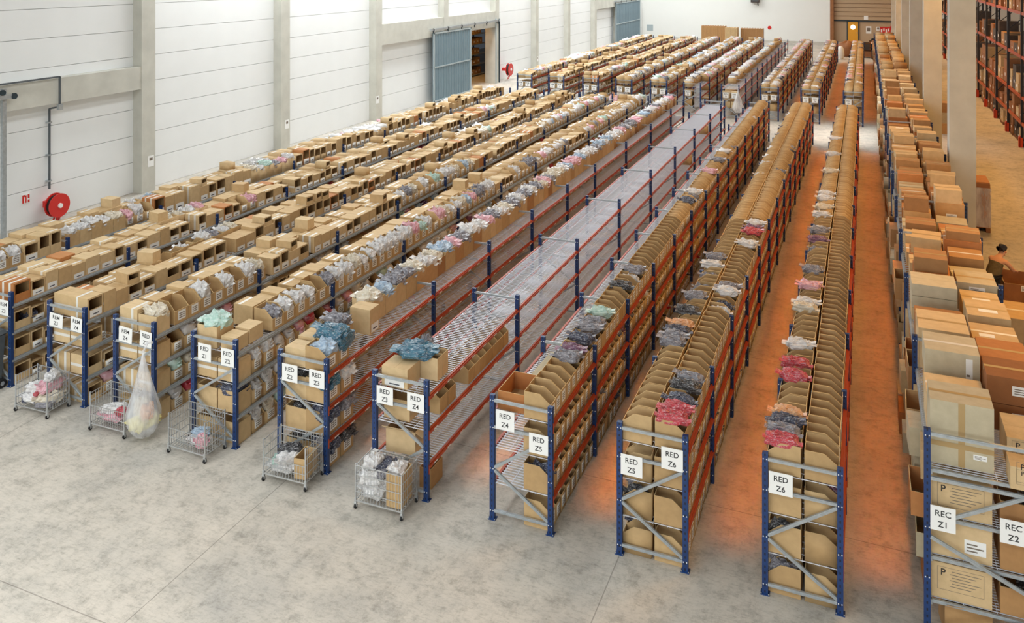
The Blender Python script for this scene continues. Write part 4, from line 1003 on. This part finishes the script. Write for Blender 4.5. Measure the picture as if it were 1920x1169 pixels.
def loose_pack(color, x, y, z, sx, sy, sz, label, rz=0.0, var=0, grp='packs lying in the wire carts'):
    o = ob('garment_pack', pack_T(color, var, True).shared('garment_pack'), None, (x, y, z), (0, 0, rz), (sx, sy, sz)); tag(o, label, 'clothes', grp); return o
def loose_box(wx, wy, H, x, y, z, rz, label, mat='cardboard_bin', tilt=0):
    o = ob('carton', open_T(wy, H, wx, mat).mesh('carton'), None, (x, y, z), (0, tilt, rz)); tag(o, label, 'carton', 'cartons lying in the wire carts'); return o
cart(-6.76, 10.36, 'wire cart heaped with clothes and tall brown cartons before the Z3-Z4 RED rack', .02)
cart(-8.41, 10.38, 'wire cart with a striped bundle and one brown carton before the Z2-Z3 rack', .03, front=.24)
cart(-10.3, 10.4, 'nearly empty wire cart before the Z1-Z2 rack', -.02, front=.28)
cart(-12.02, 10.4, 'wire cart with red and white packs partly behind the hanging plastic bag', .02, front=.3)
cart(-13.74, 10.34, 'wire cart of white packs with open front before the first REM rack', .03, front=0)
for k, (c, dx, dy, dz, sx, sy, sz) in enumerate((('white', .2, .14, .0, .36, .26, .24), ('white', .2, .14, .2, .38, .28, .22), ('navy', .3, .24, .36, .3, .24, .14), ('cream', .22, .3, .12, .4, .24, .3), ('white', .16, .18, .4, .28, .26, .16), ('grey', .34, .12, .3, .2, .16, .14))):
    loose_pack(c, -6.74+dx, 10.38+dy, .135+dz, sx, sy, sz, '%s pack, %s in the cart before the Z3-Z4 RED rack' % (CNAME[c], ('lowest front', 'second front', 'top striped', 'rear', 'top', 'small middle')[k]), .4*k, k % 5)
loose_box(.24, .34, .46, -6.16, 10.56, .135, .04, 'tall open brown carton on end in the cart before the Z3-Z4 RED rack'); loose_pack('white', -6.18, 10.58, .5, .22, .3, .16, 'white papers on the brown carton in the Z3-Z4 RED cart', 0, 1)
for k, (c, dx, dy, dz, sx, sy, sz) in enumerate((('white', .24, .14, 0, .4, .24, .14), ('black', .26, .3, .12, .34, .2, .2), ('white', .3, .16, .12, .36, .22, .14), ('cream', .2, .32, 0, .36, .2, .14), ('mint', .14, .1, .1, .16, .14, .1))):
    loose_pack(c, -8.4+dx, 10.4+dy, .135+dz, sx, sy, sz, '%s pack, %s in the cart before the Z2-Z3 rack' % (CNAME[c], ('lowest', 'striped upper', 'upper front', 'rear', 'small front')[k]), .5*k, k % 5)
loose_box(.2, .34, .3, -7.8, 10.6, .135, .1, 'brown carton standing in the cart before the Z2-Z3 rack')
for k, (c, dx, dy, dz, sx, sy, sz) in enumerate((('white', .46, .2, 0, .34, .24, .12), ('pale_blue', .44, .24, .1, .26, .2, .12), ('pink', .56, .1, .0, .2, .16, .2))):
    loose_pack(c, -10.3+dx, 10.42+dy, .135+dz, sx, sy, sz, '%s pack in the nearly empty cart before the Z1-Z2 rack' % CNAME[c], .3*k, k)
for k, (c, dx, dy, dz, sx, sy, sz) in enumerate((('pink', .3, .2, 0, .44, .26, .14), ('white', .3, .22, .12, .4, .26, .12), ('red', .5, .16, .14, .18, .16, .1), ('cream', .18, .3, 0, .3, .2, .14))):
    loose_pack(c, -12.02+dx, 10.42+dy, .135+dz, sx, sy, sz, '%s pack, %s in the cart beside the hanging bag' % (CNAME[c], ('lowest', 'upper', 'small top', 'rear')[k]), .4*k, k)
for k, (c, dx, dy, dz, sx, sy, sz) in enumerate((('white', .2, .16, 0, .4, .26, .16), ('white', .24, .24, .15, .36, .26, .16), ('cream', .5, .22, 0, .44, .3, .2), ('pink', .48, .26, .19, .4, .26, .2), ('white', .5, .28, .37, .26, .22, .14), ('navy', .1, .1, .0, .18, .16, .08), ('red', .34, .12, .13, .1, .12, .08), ('grey', .56, .08, 0, .3, .14, .1))):
    loose_pack(c, -13.72+dx, 10.36+dy, .135+dz, sx, sy, sz, '%s pack, %s in the first wire cart' % (CNAME[c], ('lowest front', 'upper', 'lower rear', 'upper rear', 'topmost', 'small corner', 'tiny middle', 'flat front')[k]), .5*k, k % 5)

# clear sack hanging from the rack end, with yellow clothes in its bottom
def sack(x, y, zt, H, r, label, name='plastic_sack'):
    P = []
    for i in range(15):
        f = i/14; z = -H*f
        rr = r*(.05+.95*min(1, (f/.72))**1.15) if f < .78 else r*math.cos((f-.78)/.22*1.2)**.7
        P.append([(rr*(1+.10*math.sin(6*a+.7*i*.2)*(1-f*.6))*math.cos(a), rr*.85*(1+.10*math.cos(7*a)*(1-f*.6))*math.sin(a), z) for a in [2*PI*j/26 for j in range(26)]])
    q = MB(); q.grid(P, 'clear_film', True)
    t = thing(name, label, 'bag', (x, y, zt), 0); part('film', q, t, smooth=True)
    q = MB(); q.tube([Vector((0, 0, 0)), Vector((-.03, .12, .1)), Vector((0, .2, .08))], .03, 'clear_film'); part('knot', q, t)
    return t
sack(-11.0, 10.55, 1.42, 1.36, .3, 'tall clear plastic sack hanging from the rack end by the RED Z1 sign')
for k, (c, dx, dy, dz, s_) in enumerate((('yellow', -.04, -.03, .14, .3), ('yellow', .06, .06, .2, .28), ('peach', .1, 0, .34, .2), ('cream', -.08, .05, .36, .22))):
    loose_pack(c, -11.0+dx, 10.55+dy, dz, s_, s_, .24, '%s clothes, %s inside the hanging clear sack' % (CNAME[c], ('lowest', 'upper yellow', 'small top', 'pale top')[k]), k, k, 'clothes in the clear sack')
sack(-6.0, 44.3, 1.55, 1.2, .28, 'clear plastic sack hanging on the bare rack end beyond the cross aisle')

# wheeled bin at the near end
t = thing('wheeled_bin', 'dark grey wheeled bin standing before the rack end at the photo edge', 'bin', (-15.0, 10.62, 0))
q = MB(); q.hexa([(-.24, -.2, .1), (.24, -.2, .1), (.24, .2, .1), (-.24, .2, .1), (-.29, -.27, .98), (.29, -.27, .98), (.29, .25, .98), (-.29, .25, .98)], 'bin_grey'); part('body', q, t)
q = MB(); q.hexa([(-.31, -.3, .98), (.31, -.3, .98), (.31, .28, 1.0), (-.31, .28, 1.0), (-.27, -.22, 1.05), (.27, -.22, 1.05), (.27, .24, 1.07), (-.27, .24, 1.07)], 'bin_grey'); lid = part('lid', q, t)
q = MB(); q.bar((-.26, .3, .98), (.26, .3, .98), .04, 'bin_grey', caps=True); part('handle', q, lid)
wm = MB(); wm.cyl((-.03, 0, .085), .085, .06, 'rubber', 'x', 18); wme = wm.mesh('wheel'); hm = MB(); hm.cyl((-.034, 0, .085), .04, .068, 'galvanised', 'x', 12); hme = hm.mesh('hub')
for x, y in ((-.2, -.12), (.27, -.12), (-.2, .18), (.27, .18)): ob('hub', hme, ob('wheel', wme, t, (x, y, 0)))

# ------------------------------------------------------------------ pallet side beyond the columns
XP = 6.25; PL = [1.08, 2.2, 3.95, 5.85]; PY = [26.9+3.85*k for k in range(18)]
t = thing('pallet_racking', 'tall dark pallet racking with orange beams beyond the concrete columns', 'rack', (XP, 0, 0))
um = MB(); um.box(-.05, .05, -.05, .05, 0, 8.6, 'rack_black'); um.box(-.09, .09, -.09, .09, 0, .015, 'rack_black'); ume = um.mesh('upright')
gm = MB(); gm.prism([(-.13, 0), (-.07, 0), (-.07, .5), (-.13, .42)], -.1, .1, 'guard_red'); gm.box(-.12, .02, -.1, -.07, 0, .42, 'guard_red'); gm.box(-.12, .02, .07, .1, 0, .42, 'guard_red'); gme = gm.mesh('post_guard')
bm_ = MB(); bm_.box(-.03, .03, .05, 3.8, -.13, 0, 'orange_beam'); bme = bm_.mesh('beam')
dm = MB()
for k in range(8): dm.box(.02, 1.08, .2+k*.47, .38+k*.47, -.03, 0, 'wood_brown')
dme = dm.mesh('shelf_board')
br = MB()
for k in range(7): br.bar((.05, 0, .3+k*1.15), (1.05, 0, .3+(k+1)*1.15 if k % 2 else .3+k*1.15+.9), .035, 'rack_black')
bre = br.mesh('bracing')
for i, y in enumerate(PY):
    for x in (0, 1.1): ob('upright', ume, t, (x, y, 0))
    ob('bracing', bre, t, (0, y, 0)); ob('post_guard', gme, t, (0, y, 0))
    if i+1 < len(PY):
        for z in PL:
            for x in (0, 1.1): ob('beam', bme, t, (x, y, z))
            o = ob('shelf_board', dme, t, (0, y, z)); o['kind'] = 'stuff'
n = 0
for i, y in enumerate(PY[:-2]):
    for lv, z in enumerate([0.0]+PL):
        yy = y+.2; j = 0; top = (PL+[7.6])[lv]
        while yy < y+3.3:
            wy = rnd.uniform(.5, 1.15); H = min(rnd.choice((.4, .6, .8, 1.1)), top-z-.25); j += 1
            if rnd.random() < .12: yy += .5; continue
            wy = round(min(wy, y+3.75-yy), 2)
            if wy < .3: break
            mat = rnd.choice(('cardboard_brown', 'goods_brown', 'goods_dark', 'cardboard', 'goods_dark', 'goods_brown')); H = round(H, 2)
            q = MB()
            if lv == 0:
                for a in (-.4, 0, .3): q.box(a-.05, a+.05, -wy/2, wy/2, 0, .1, 'wood_brown')
                q.box(-.46, .46, -wy/2, wy/2, .1, .13, 'wood_brown')
            b0 = .13 if lv == 0 else 0
            k2 = 2 if H > .7 else 1
            for e in range(k2): q.box(-.44+.02*e, .44, -wy/2+.02, wy/2-.02, b0+e*H/k2, b0+(e+1)*H/k2-.01, mat)
            q.poly([(-.4412, -.12, b0+H*.25), (-.4412, .08, b0+H*.25), (-.4412, .08, b0+H*.38), (-.4412, -.12, b0+H*.38)], 'paper')
            o = ob('stored_goods', q.mesh('stored_goods'), None, (XP+.5+rnd.uniform(-.05, .05), yy+wy/2, z+.002))
            tag(o, '%s load, %s in the %s bay, %s of the tall pallet racking' % ({'cardboard_brown': 'brown', 'goods_brown': 'red-brown', 'goods_dark': 'dark', 'cardboard': 'beige'}[mat], ordinal(j), ordinal(i+1), ('floor level', 'first beam level', 'second beam level', 'third beam level', 'fourth beam level')[lv]), 'load', 'loads in the pallet racking'); n += 1
            yy += wy+rnd.uniform(.03, .2)

def goods(name, label, cat, boxes, loc, rz=0, grp=None):
    """a pallet load: deck boards plus its cartons, each carton its own thing on top"""
    t_ = thing('wooden_pallet', label+', its wooden pallet', 'pallet', loc, rz)
    bmb = MB(); bmb.box(-.5, .5, -.05, .05, .1, .125, 'wood_brown'); me = bmb.mesh('board')
    for k in range(6): ob('board', me, t_, (0, -.42+k*.168, 0))
    bl = MB(); bl.box(-.05, .05, -.47, .47, 0, .1, 'wood_brown'); me = bl.mesh('bearer')
    for x in (-.42, 0, .42): ob('bearer', me, t_, (x, 0, 0))
    for (x, y, z, wx, wy, H, mat, lb, kids) in boxes:
        o = ob(name, ship_T(wx, wy, H, mat).shared(name), None, (loc[0]+x, loc[1]+y, loc[2]+.128+z), (0, 0, rz)); tag(o, lb, cat, grp)
        for nm, k_ in kids: ob(nm, k_.shared(nm), o)
bx_ = []
for k in range(3):
    bx_.append((0, 0, k*.43, .98, .9, .425, 'cardboard', '%s wide carton with barcode labels, stacked by the concrete columns' % ('lowest', 'middle', 'topmost')[k],
        [('label', front_label_T(.9, -.16, -.04, .26, .38)), ('label', front_label_T(.9, -.02, .12, .12, .3)), ('label', front_label_T(.9, -.46, -.42, .3, .42)), ('tape', ship_tape_T(.98, .9, .425, 'tape'))]))
goods('shipping_carton', 'stack of barcode-labelled cartons', 'carton', bx_, (2.82, 18.1, 0), 0, 'barcode-labelled cartons on a pallet')
q = MB(); q.box(-.42, .42, -.5, .5, .13, .8, 'goods_brown'); q.box(-.41, .41, -.48, .48, .8, 1.42, 'goods_brown')
t = thing('wrapped_pallet', 'film-wrapped brown pallet load just beyond the nearest concrete column', 'pallet load', (2.96, 28.75, 0))
part('load', q, t); q = MB(); q.box(-.43, .43, -.51, .51, .15, 1.3, 'clear_film'); part('film', q, t); q = MB()
for x in (-.36, 0, .36): q.box(x-.06, x+.06, -.5, .5, 0, .13, 'wood_brown')
part('pallet', q, t); q = MB(); q.box(-.4, .4, -.47, .47, 1.42, 1.46, 'cardboard_orange'); part('top_sheet', q, t)
for k, (z, H, mat) in enumerate(((0, .5, 'cardboard_brown'), (.5, .5, 'cardboard_grey'), (1.0, .45, 'cardboard_brown'))):
    o = ob('stored_goods', ship_T(.8, .8, H-.004, mat).mesh('stored_goods'), None, (3.5, 44.6, z), (0, 0, .06)); tag(o, '%s carton of the pile glimpsed between two concrete columns' % ('lowest', 'middle', 'topmost')[k], 'carton', 'pile between the columns')
# big dark brown carton on a blue trolley
t = thing('trolley', 'blue framed trolley under the big dark brown carton, beyond the columns', 'trolley', (3.45, 21.9, 0))
q = MB()
for x in (-.6, .6):
    for y in (-.45, .45): q.bar((x, y, .1), (x, y, .3), .05, 'blue_plastic', caps=True)
q.box(-.64, .64, -.5, .5, .2, .25, 'blue_plastic'); q.tube([Vector((-.2, -.54, .1)), Vector((-.2, -.54, .6)), Vector((.3, -.54, .6)), Vector((.3, -.54, .1))], .04, 'blue_plastic', True); part('frame', q, t)
wm = MB(); wm.cyl((-.02, 0, .05), .05, .04, 'rubber', 'x', 12); wme = wm.mesh('wheel')
for x in (-.6, .6):
    for y in (-.45, .45): ob('wheel', wme, t, (x, y, 0))
t = tag(ob('brown_carton', open_T(.96, .56, 1.25, 'goods_brown').mesh('brown_carton'), None, (3.45, 21.9, .252)), 'big open dark brown carton the woman is reaching into', 'carton')
part('label', front_label_T(.96, -.3, -.16, .42, .54), t); q = MB(); q.box(.1, .5, -.486, -.48, .2, .38, 'orange_sticker'); q.box(.12, .24, -.489, -.486, .22, .36, 'paper'); part('sticker', q, t)

# ------------------------------------------------------------------ goods and rubbish near the far end
def crate(x, y, wx, wy, H, mat, lab, flat=True, rz=0):
    q = MB(); n = int(wx/.12)
    if flat:
        for k in range(n): q.box(-wx/2+k*wx/n, -wx/2+(k+1)*wx/n-.012, -wy/2+.02*(k % 3), wy/2, .12, H-.03*(k % 2), mat)
        q.box(-wx/2, wx/2, -wy/2, wy/2, 0, .12, 'wood_brown')
    o = ob('flat_cardboard', q.mesh('flat_cardboard'), None, (x, y, 0), (0, 0, rz)); tag(o, lab, 'cardboard', 'bundles of flat cartons at the far wall'); o['kind'] = 'thing'
crate(-13.75, 84.5, 2.3, .9, 2.05, 'cardboard_brown', 'nearest the panelled wall of three tall bundles of flat cartons by the far wall'); crate(-11.9, 83.6, 1.15, 1.1, 2.0, 'cardboard', 'middle paler one of three tall bundles of flat cartons by the far wall'); crate(-10.1, 84.5, 2.1, .9, 1.9, 'cardboard_brown', 'last of three tall bundles of flat cartons, below the round red sign')
q = MB(); q.grid([[(r_*math.cos(a)*(1+.15*math.sin(3*a)), r_*.8*math.sin(a), z+.1*math.sin(4*a)) for a in [2*PI*k/16 for k in range(16)]] for r_, z in ((.5, 0), (.8, .35), (.85, .8), (.7, 1.1), (.3, 1.25), (.02, 1.3))], 'goods_brown', True)
tag(ob('brown_sack', q.mesh('brown_sack', True), None, (-1.5, 79.6, .0)), 'heaped brown sack at the far end of the aisle below the yellow door', 'sack')
q = MB(); q.grid([[(r_*math.cos(a)*(1+.1*math.sin(5*a)), r_*math.sin(a), z) for a in [2*PI*k/14 for k in range(14)]] for r_, z in ((.2, 0), (.3, .3), (.27, .8), (.16, 1.05), (.02, 1.1))], 'paper', True)
tag(ob('white_sack', q.mesh('white_sack', True), None, (-1.95, 77.2, .0)), 'white sack standing at the far end of the aisle beside the rack', 'sack')
for k, (x, y, wx, H, mat, lb) in enumerate(((-.0, 80.8, .7, 1.15, 'goods_dark', 'dark crate behind the standing far worker'), (.75, 81.2, .9, 1.3, 'cardboard_orange', 'orange-brown crate beyond the far worker'), (.2, 79.2, .6, .6, 'goods_brown', 'low brown crate beside the far worker'))):
    q = MB(); q.box(-wx/2, wx/2, -.35, .35, .1, H, mat); q.box(-wx/2-.02, wx/2+.02, -.37, .37, H-.05, H, 'wood_brown'); q.box(-wx/2, -wx/2+.1, -.35, .35, 0, .1, 'wood_brown'); q.box(wx/2-.1, wx/2, -.35, .35, 0, .1, 'wood_brown')
    tag(ob('crate', q.mesh('crate'), None, (x, y, 0)), lb, 'crate')

# ------------------------------------------------------------------ people
def skin_mesh(name, V, Ed, R, mat, parent, levels=2, root=0):
    me = bpy.data.meshes.new(name); me.from_pydata([tuple(v) for v in V], Ed, []); me.materials.append(MLIST[M[mat]])
    o = ob(name, me, None); m1 = o.modifiers.new('skin', 'SKIN'); m2 = o.modifiers.new('sub', 'SUBSURF'); m2.levels = m2.render_levels = levels
    m1.use_smooth_shade = True
    for i, r_ in enumerate(R):
        sv = me.skin_vertices[0].data[i]; sv.radius = r_ if isinstance(r_, tuple) else (r_, r_); sv.use_root = (i == root)
    bpy.context.view_layer.update(); dg = bpy.context.evaluated_depsgraph_get()
    nm = bpy.data.meshes.new_from_object(o.evaluated_get(dg)); nm.name = name
    if not nm.materials: nm.materials.append(MLIST[M[mat]])
    bpy.data.objects.remove(o); c = ob(name, nm, parent); return c
def person(label, loc, rz, J, top, legs, hair_mat='hair', bare_back=False):
    """J: joint positions: pelvis chest neck head nose, and per side shoulder elbow wrist hand / hip knee ankle toe"""
    t = thing('person', label, 'person', loc, rz)
    g = lambda k: Vector(J[k])
    V = [g('pelvis'), (g('pelvis')+g('chest'))/2, g('chest'), g('neck'), g('head')+Vector((0, 0, -.04)), g('head')+Vector((0, 0, .06))]
    Ed = [(0, 1), (1, 2), (2, 3), (3, 4), (4, 5)]; R = [(.12, .09), (.1, .075), (.12, .08), .05, (.075, .085), (.07, .085)]
    for s in 'LR':
        k = len(V); V += [g('sh'+s), g('el'+s), g('wr'+s), g('ha'+s)]; Ed += [(2, k), (k, k+1), (k+1, k+2), (k+2, k+3)]; R += [.062, .044, .032, (.036, .022)]
        k2 = len(V); V += [g('hip'+s), g('kn'+s), g('an'+s), g('to'+s)]; Ed += [(0, k2), (k2, k2+1), (k2+1, k2+2), (k2+2, k2+3)]; R += [.085, .058, .042, (.045, .03)]
        # fingers: four unequal ones and a thumb leaving the side of the palm
        d = (g('ha'+s)-g('wr'+s)).normalized(); sd = d.cross(Vector((0, 0, 1)));  sd = sd.normalized() if sd.length > .01 else Vector((1, 0, 0)); up = sd.cross(d)
        for i, L in enumerate((.07, .08, .075, .06)):
            b0 = g('ha'+s)+sd*(.027-.018*i); q = len(V); V += [b0+d*.02, b0+d*(L*.6), b0+d*L-up*.015]; Ed += [(k+3, q), (q, q+1), (q+1, q+2)]; R += [.009, .0085, .007]
        q = len(V); V += [g('wr'+s)*.4+g('ha'+s)*.6+sd*.035, g('ha'+s)+sd*.06+d*.01]; Ed += [(k+3, q), (q, q+1)]; R += [.011, .009]
    skin_mesh('body', V, Ed, R, 'skin', t)
    hd = g('head'); nz = (g('nose')-hd).normalized(); sd = nz.cross(Vector((0, 0, 1))).normalized()
    f = MB()
    def lump(c, r_, m_, n=6):
        f.grid([[(c.x+r_*math.cos(p)*math.cos(a), c.y+r_*math.cos(p)*math.sin(a), c.z+r_*math.sin(p)) for a in [2*PI*i/8 for i in range(8)]] for p in [-PI/2+PI*k/n for k in range(n+1)]], m_, True)
    for e in (-1, 1): lump(hd+nz*.082+sd*.032*e+Vector((0, 0, .02)), .012, 'ink'); lump(hd+sd*.082*e, .022, 'skin')
    lump(hd+nz*.1-Vector((0, 0, .015)), .017, 'skin'); f.bar(hd+nz*.088-sd*.022-Vector((0, 0, .05)), hd+nz*.088+sd*.022-Vector((0, 0, .05)), .009, 'red_print', caps=True)
    part('face', f, t, smooth=True)
    hb = hd-nz*.03+Vector((0, 0, .045))
    skin_mesh('hair', [hb+nz*.07+Vector((0, 0, .045)), hb+Vector((0, 0, .03)), hb-nz*.05-Vector((0, 0, .02)), hb-nz*.05-Vector((0, 0, .1)), hb-nz*.08+Vector((0, 0, .06))], [(0, 1), (1, 2), (2, 3), (2, 4)], [.05, .088, .082, .05, .045], hair_mat, t, 2, 1)
    pel, ch = g('pelvis'), g('chest'); sh = (g('shL')+g('shR'))/2
    tv = [pel-Vector((0, 0, .05)), (pel+ch)/2, pel.lerp(ch, .82 if bare_back else .92)]
    te = [(0, 1), (1, 2)]; tr_ = [(.17, .145), (.165, .13), (.19, .135)]
    if not bare_back:
        for s in 'LR':
            k = len(tv); tv += [g('sh'+s), (g('sh'+s)+g('el'+s))*.5, g('el'+s)*.9+g('wr'+s)*.1]; te += [(2, k), (k, k+1), (k+1, k+2)]; tr_ += [.078, .064, .056]
    else:
        for s in 'LR': k = len(tv); tv += [ch.lerp(g('sh'+s), .55)-Vector((0, 0, .05))]; te += [(2, k)]; tr_ += [.09]
    skin_mesh('top', tv, te, tr_, top, t, 2, 1)
    lv_ = [pel]; le = []; lr = [(.15, .12)]
    for s in 'LR':
        k = len(lv_); lv_ += [g('hip'+s), g('kn'+s), g('an'+s)+Vector((0, 0, .02))]; le += [(0, k), (k, k+1), (k+1, k+2)]; lr += [.105, .074, .056]
    skin_mesh('trousers', lv_, le, lr, legs, t)
    for s in 'LR':
        a, b_ = g('an'+s), g('to'+s); skin_mesh('shoe', [Vector((a.x, a.y, .05)), Vector((b_.x, b_.y, .04)), Vector((a.x, a.y, .05))*1.15-Vector((b_.x, b_.y, .04))*.15], [(0, 1), (0, 2)], [(.05, .045), (.045, .032), (.042, .042)], 'rubber', t)
    return t
STAND = dict(pelvis=(0, 0, .95), chest=(.0, 0, 1.32), neck=(0, 0, 1.48), head=(.02, 0, 1.6), nose=(.2, 0, 1.6), shL=(0, .19, 1.4), elL=(.06, .23, 1.13), wrL=(.26, .17, 1.05), haL=(.34, .15, 1.06), shR=(0, -.19, 1.4), elR=(.06, -.23, 1.13), wrR=(.26, -.17, 1.05), haR=(.34, -.15, 1.06),
             hipL=(0, .1, .9), knL=(.03, .1, .5), anL=(0, .1, .09), toL=(.14, .11, .04), hipR=(0, -.1, .9), knR=(.03, -.1, .5), anR=(0, -.1, .09), toR=(.14, -.11, .04))
BEND = dict(pelvis=(-.02, 0, .86), chest=(.17, 0, 1.16), neck=(.27, 0, 1.27), head=(.36, 0, 1.36), nose=(.5, 0, 1.24), shL=(.21, .18, 1.2), elL=(.36, .24, .98), wrL=(.5, .17, .93), haL=(.58, .15, .9), shR=(.21, -.18, 1.2), elR=(.38, -.24, .99), wrR=(.52, -.16, .95), haR=(.6, -.14, .92),
            hipL=(-.02, .1, .82), knL=(.03, .1, .46), anL=(-.04, .1, .09), toL=(.1, .11, .04), hipR=(-.02, -.1, .82), knR=(.05, -.1, .46), anR=(0, -.1, .09), toR=(.14, -.11, .04))
SIT = dict(pelvis=(0, 0, .50), chest=(.06, 0, .86), neck=(.1, 0, 1.02), head=(.13, 0, 1.13), nose=(.3, 0, 1.08), shL=(.07, .18, .94), elL=(.14, .22, .68), wrL=(.34, .14, .64), haL=(.42, .1, .64), shR=(.07, -.18, .94), elR=(.14, -.22, .68), wrR=(.34, -.14, .64), haR=(.42, -.1, .64),
           hipL=(.02, .1, .48), knL=(.42, .12, .5), anL=(.4, .12, .09), toL=(.54, .12, .04), hipR=(.02, -.1, .48), knR=(.42, -.12, .5), anR=(.4, -.12, .09), toR=(.54, -.12, .04))
person('woman in an olive top bending over the big dark brown carton', (2.62, 21.65, 0), .85, BEND, 'olive_cloth', 'black_cloth', bare_back=True)
person('person in dark clothes standing at the far end of the last aisle', (.55, 78.2, 0), .3, STAND, 'black_cloth', 'black_cloth')
person('woman in a pink top and jeans seated in the cross aisle beyond the racks', (-12.35, 43.8, 0), -PI/2-.3, SIT, 'pink_cloth', 'denim')
q = MB(); q.box(-.2, .2, -.2, .2, .36, .4, 'wood_brown'); t = thing('stool', 'low stool under the seated woman in pink', 'stool', (-12.35, 43.85, 0)); part('seat', q, t); q = MB(); q.box(-.02, .02, -.02, .02, 0, .36, 'rack_black'); lm = q.mesh('leg')
for x in (-.16, .16):
    for y in (-.16, .16): ob('leg', lm, t, (x, y, 0))
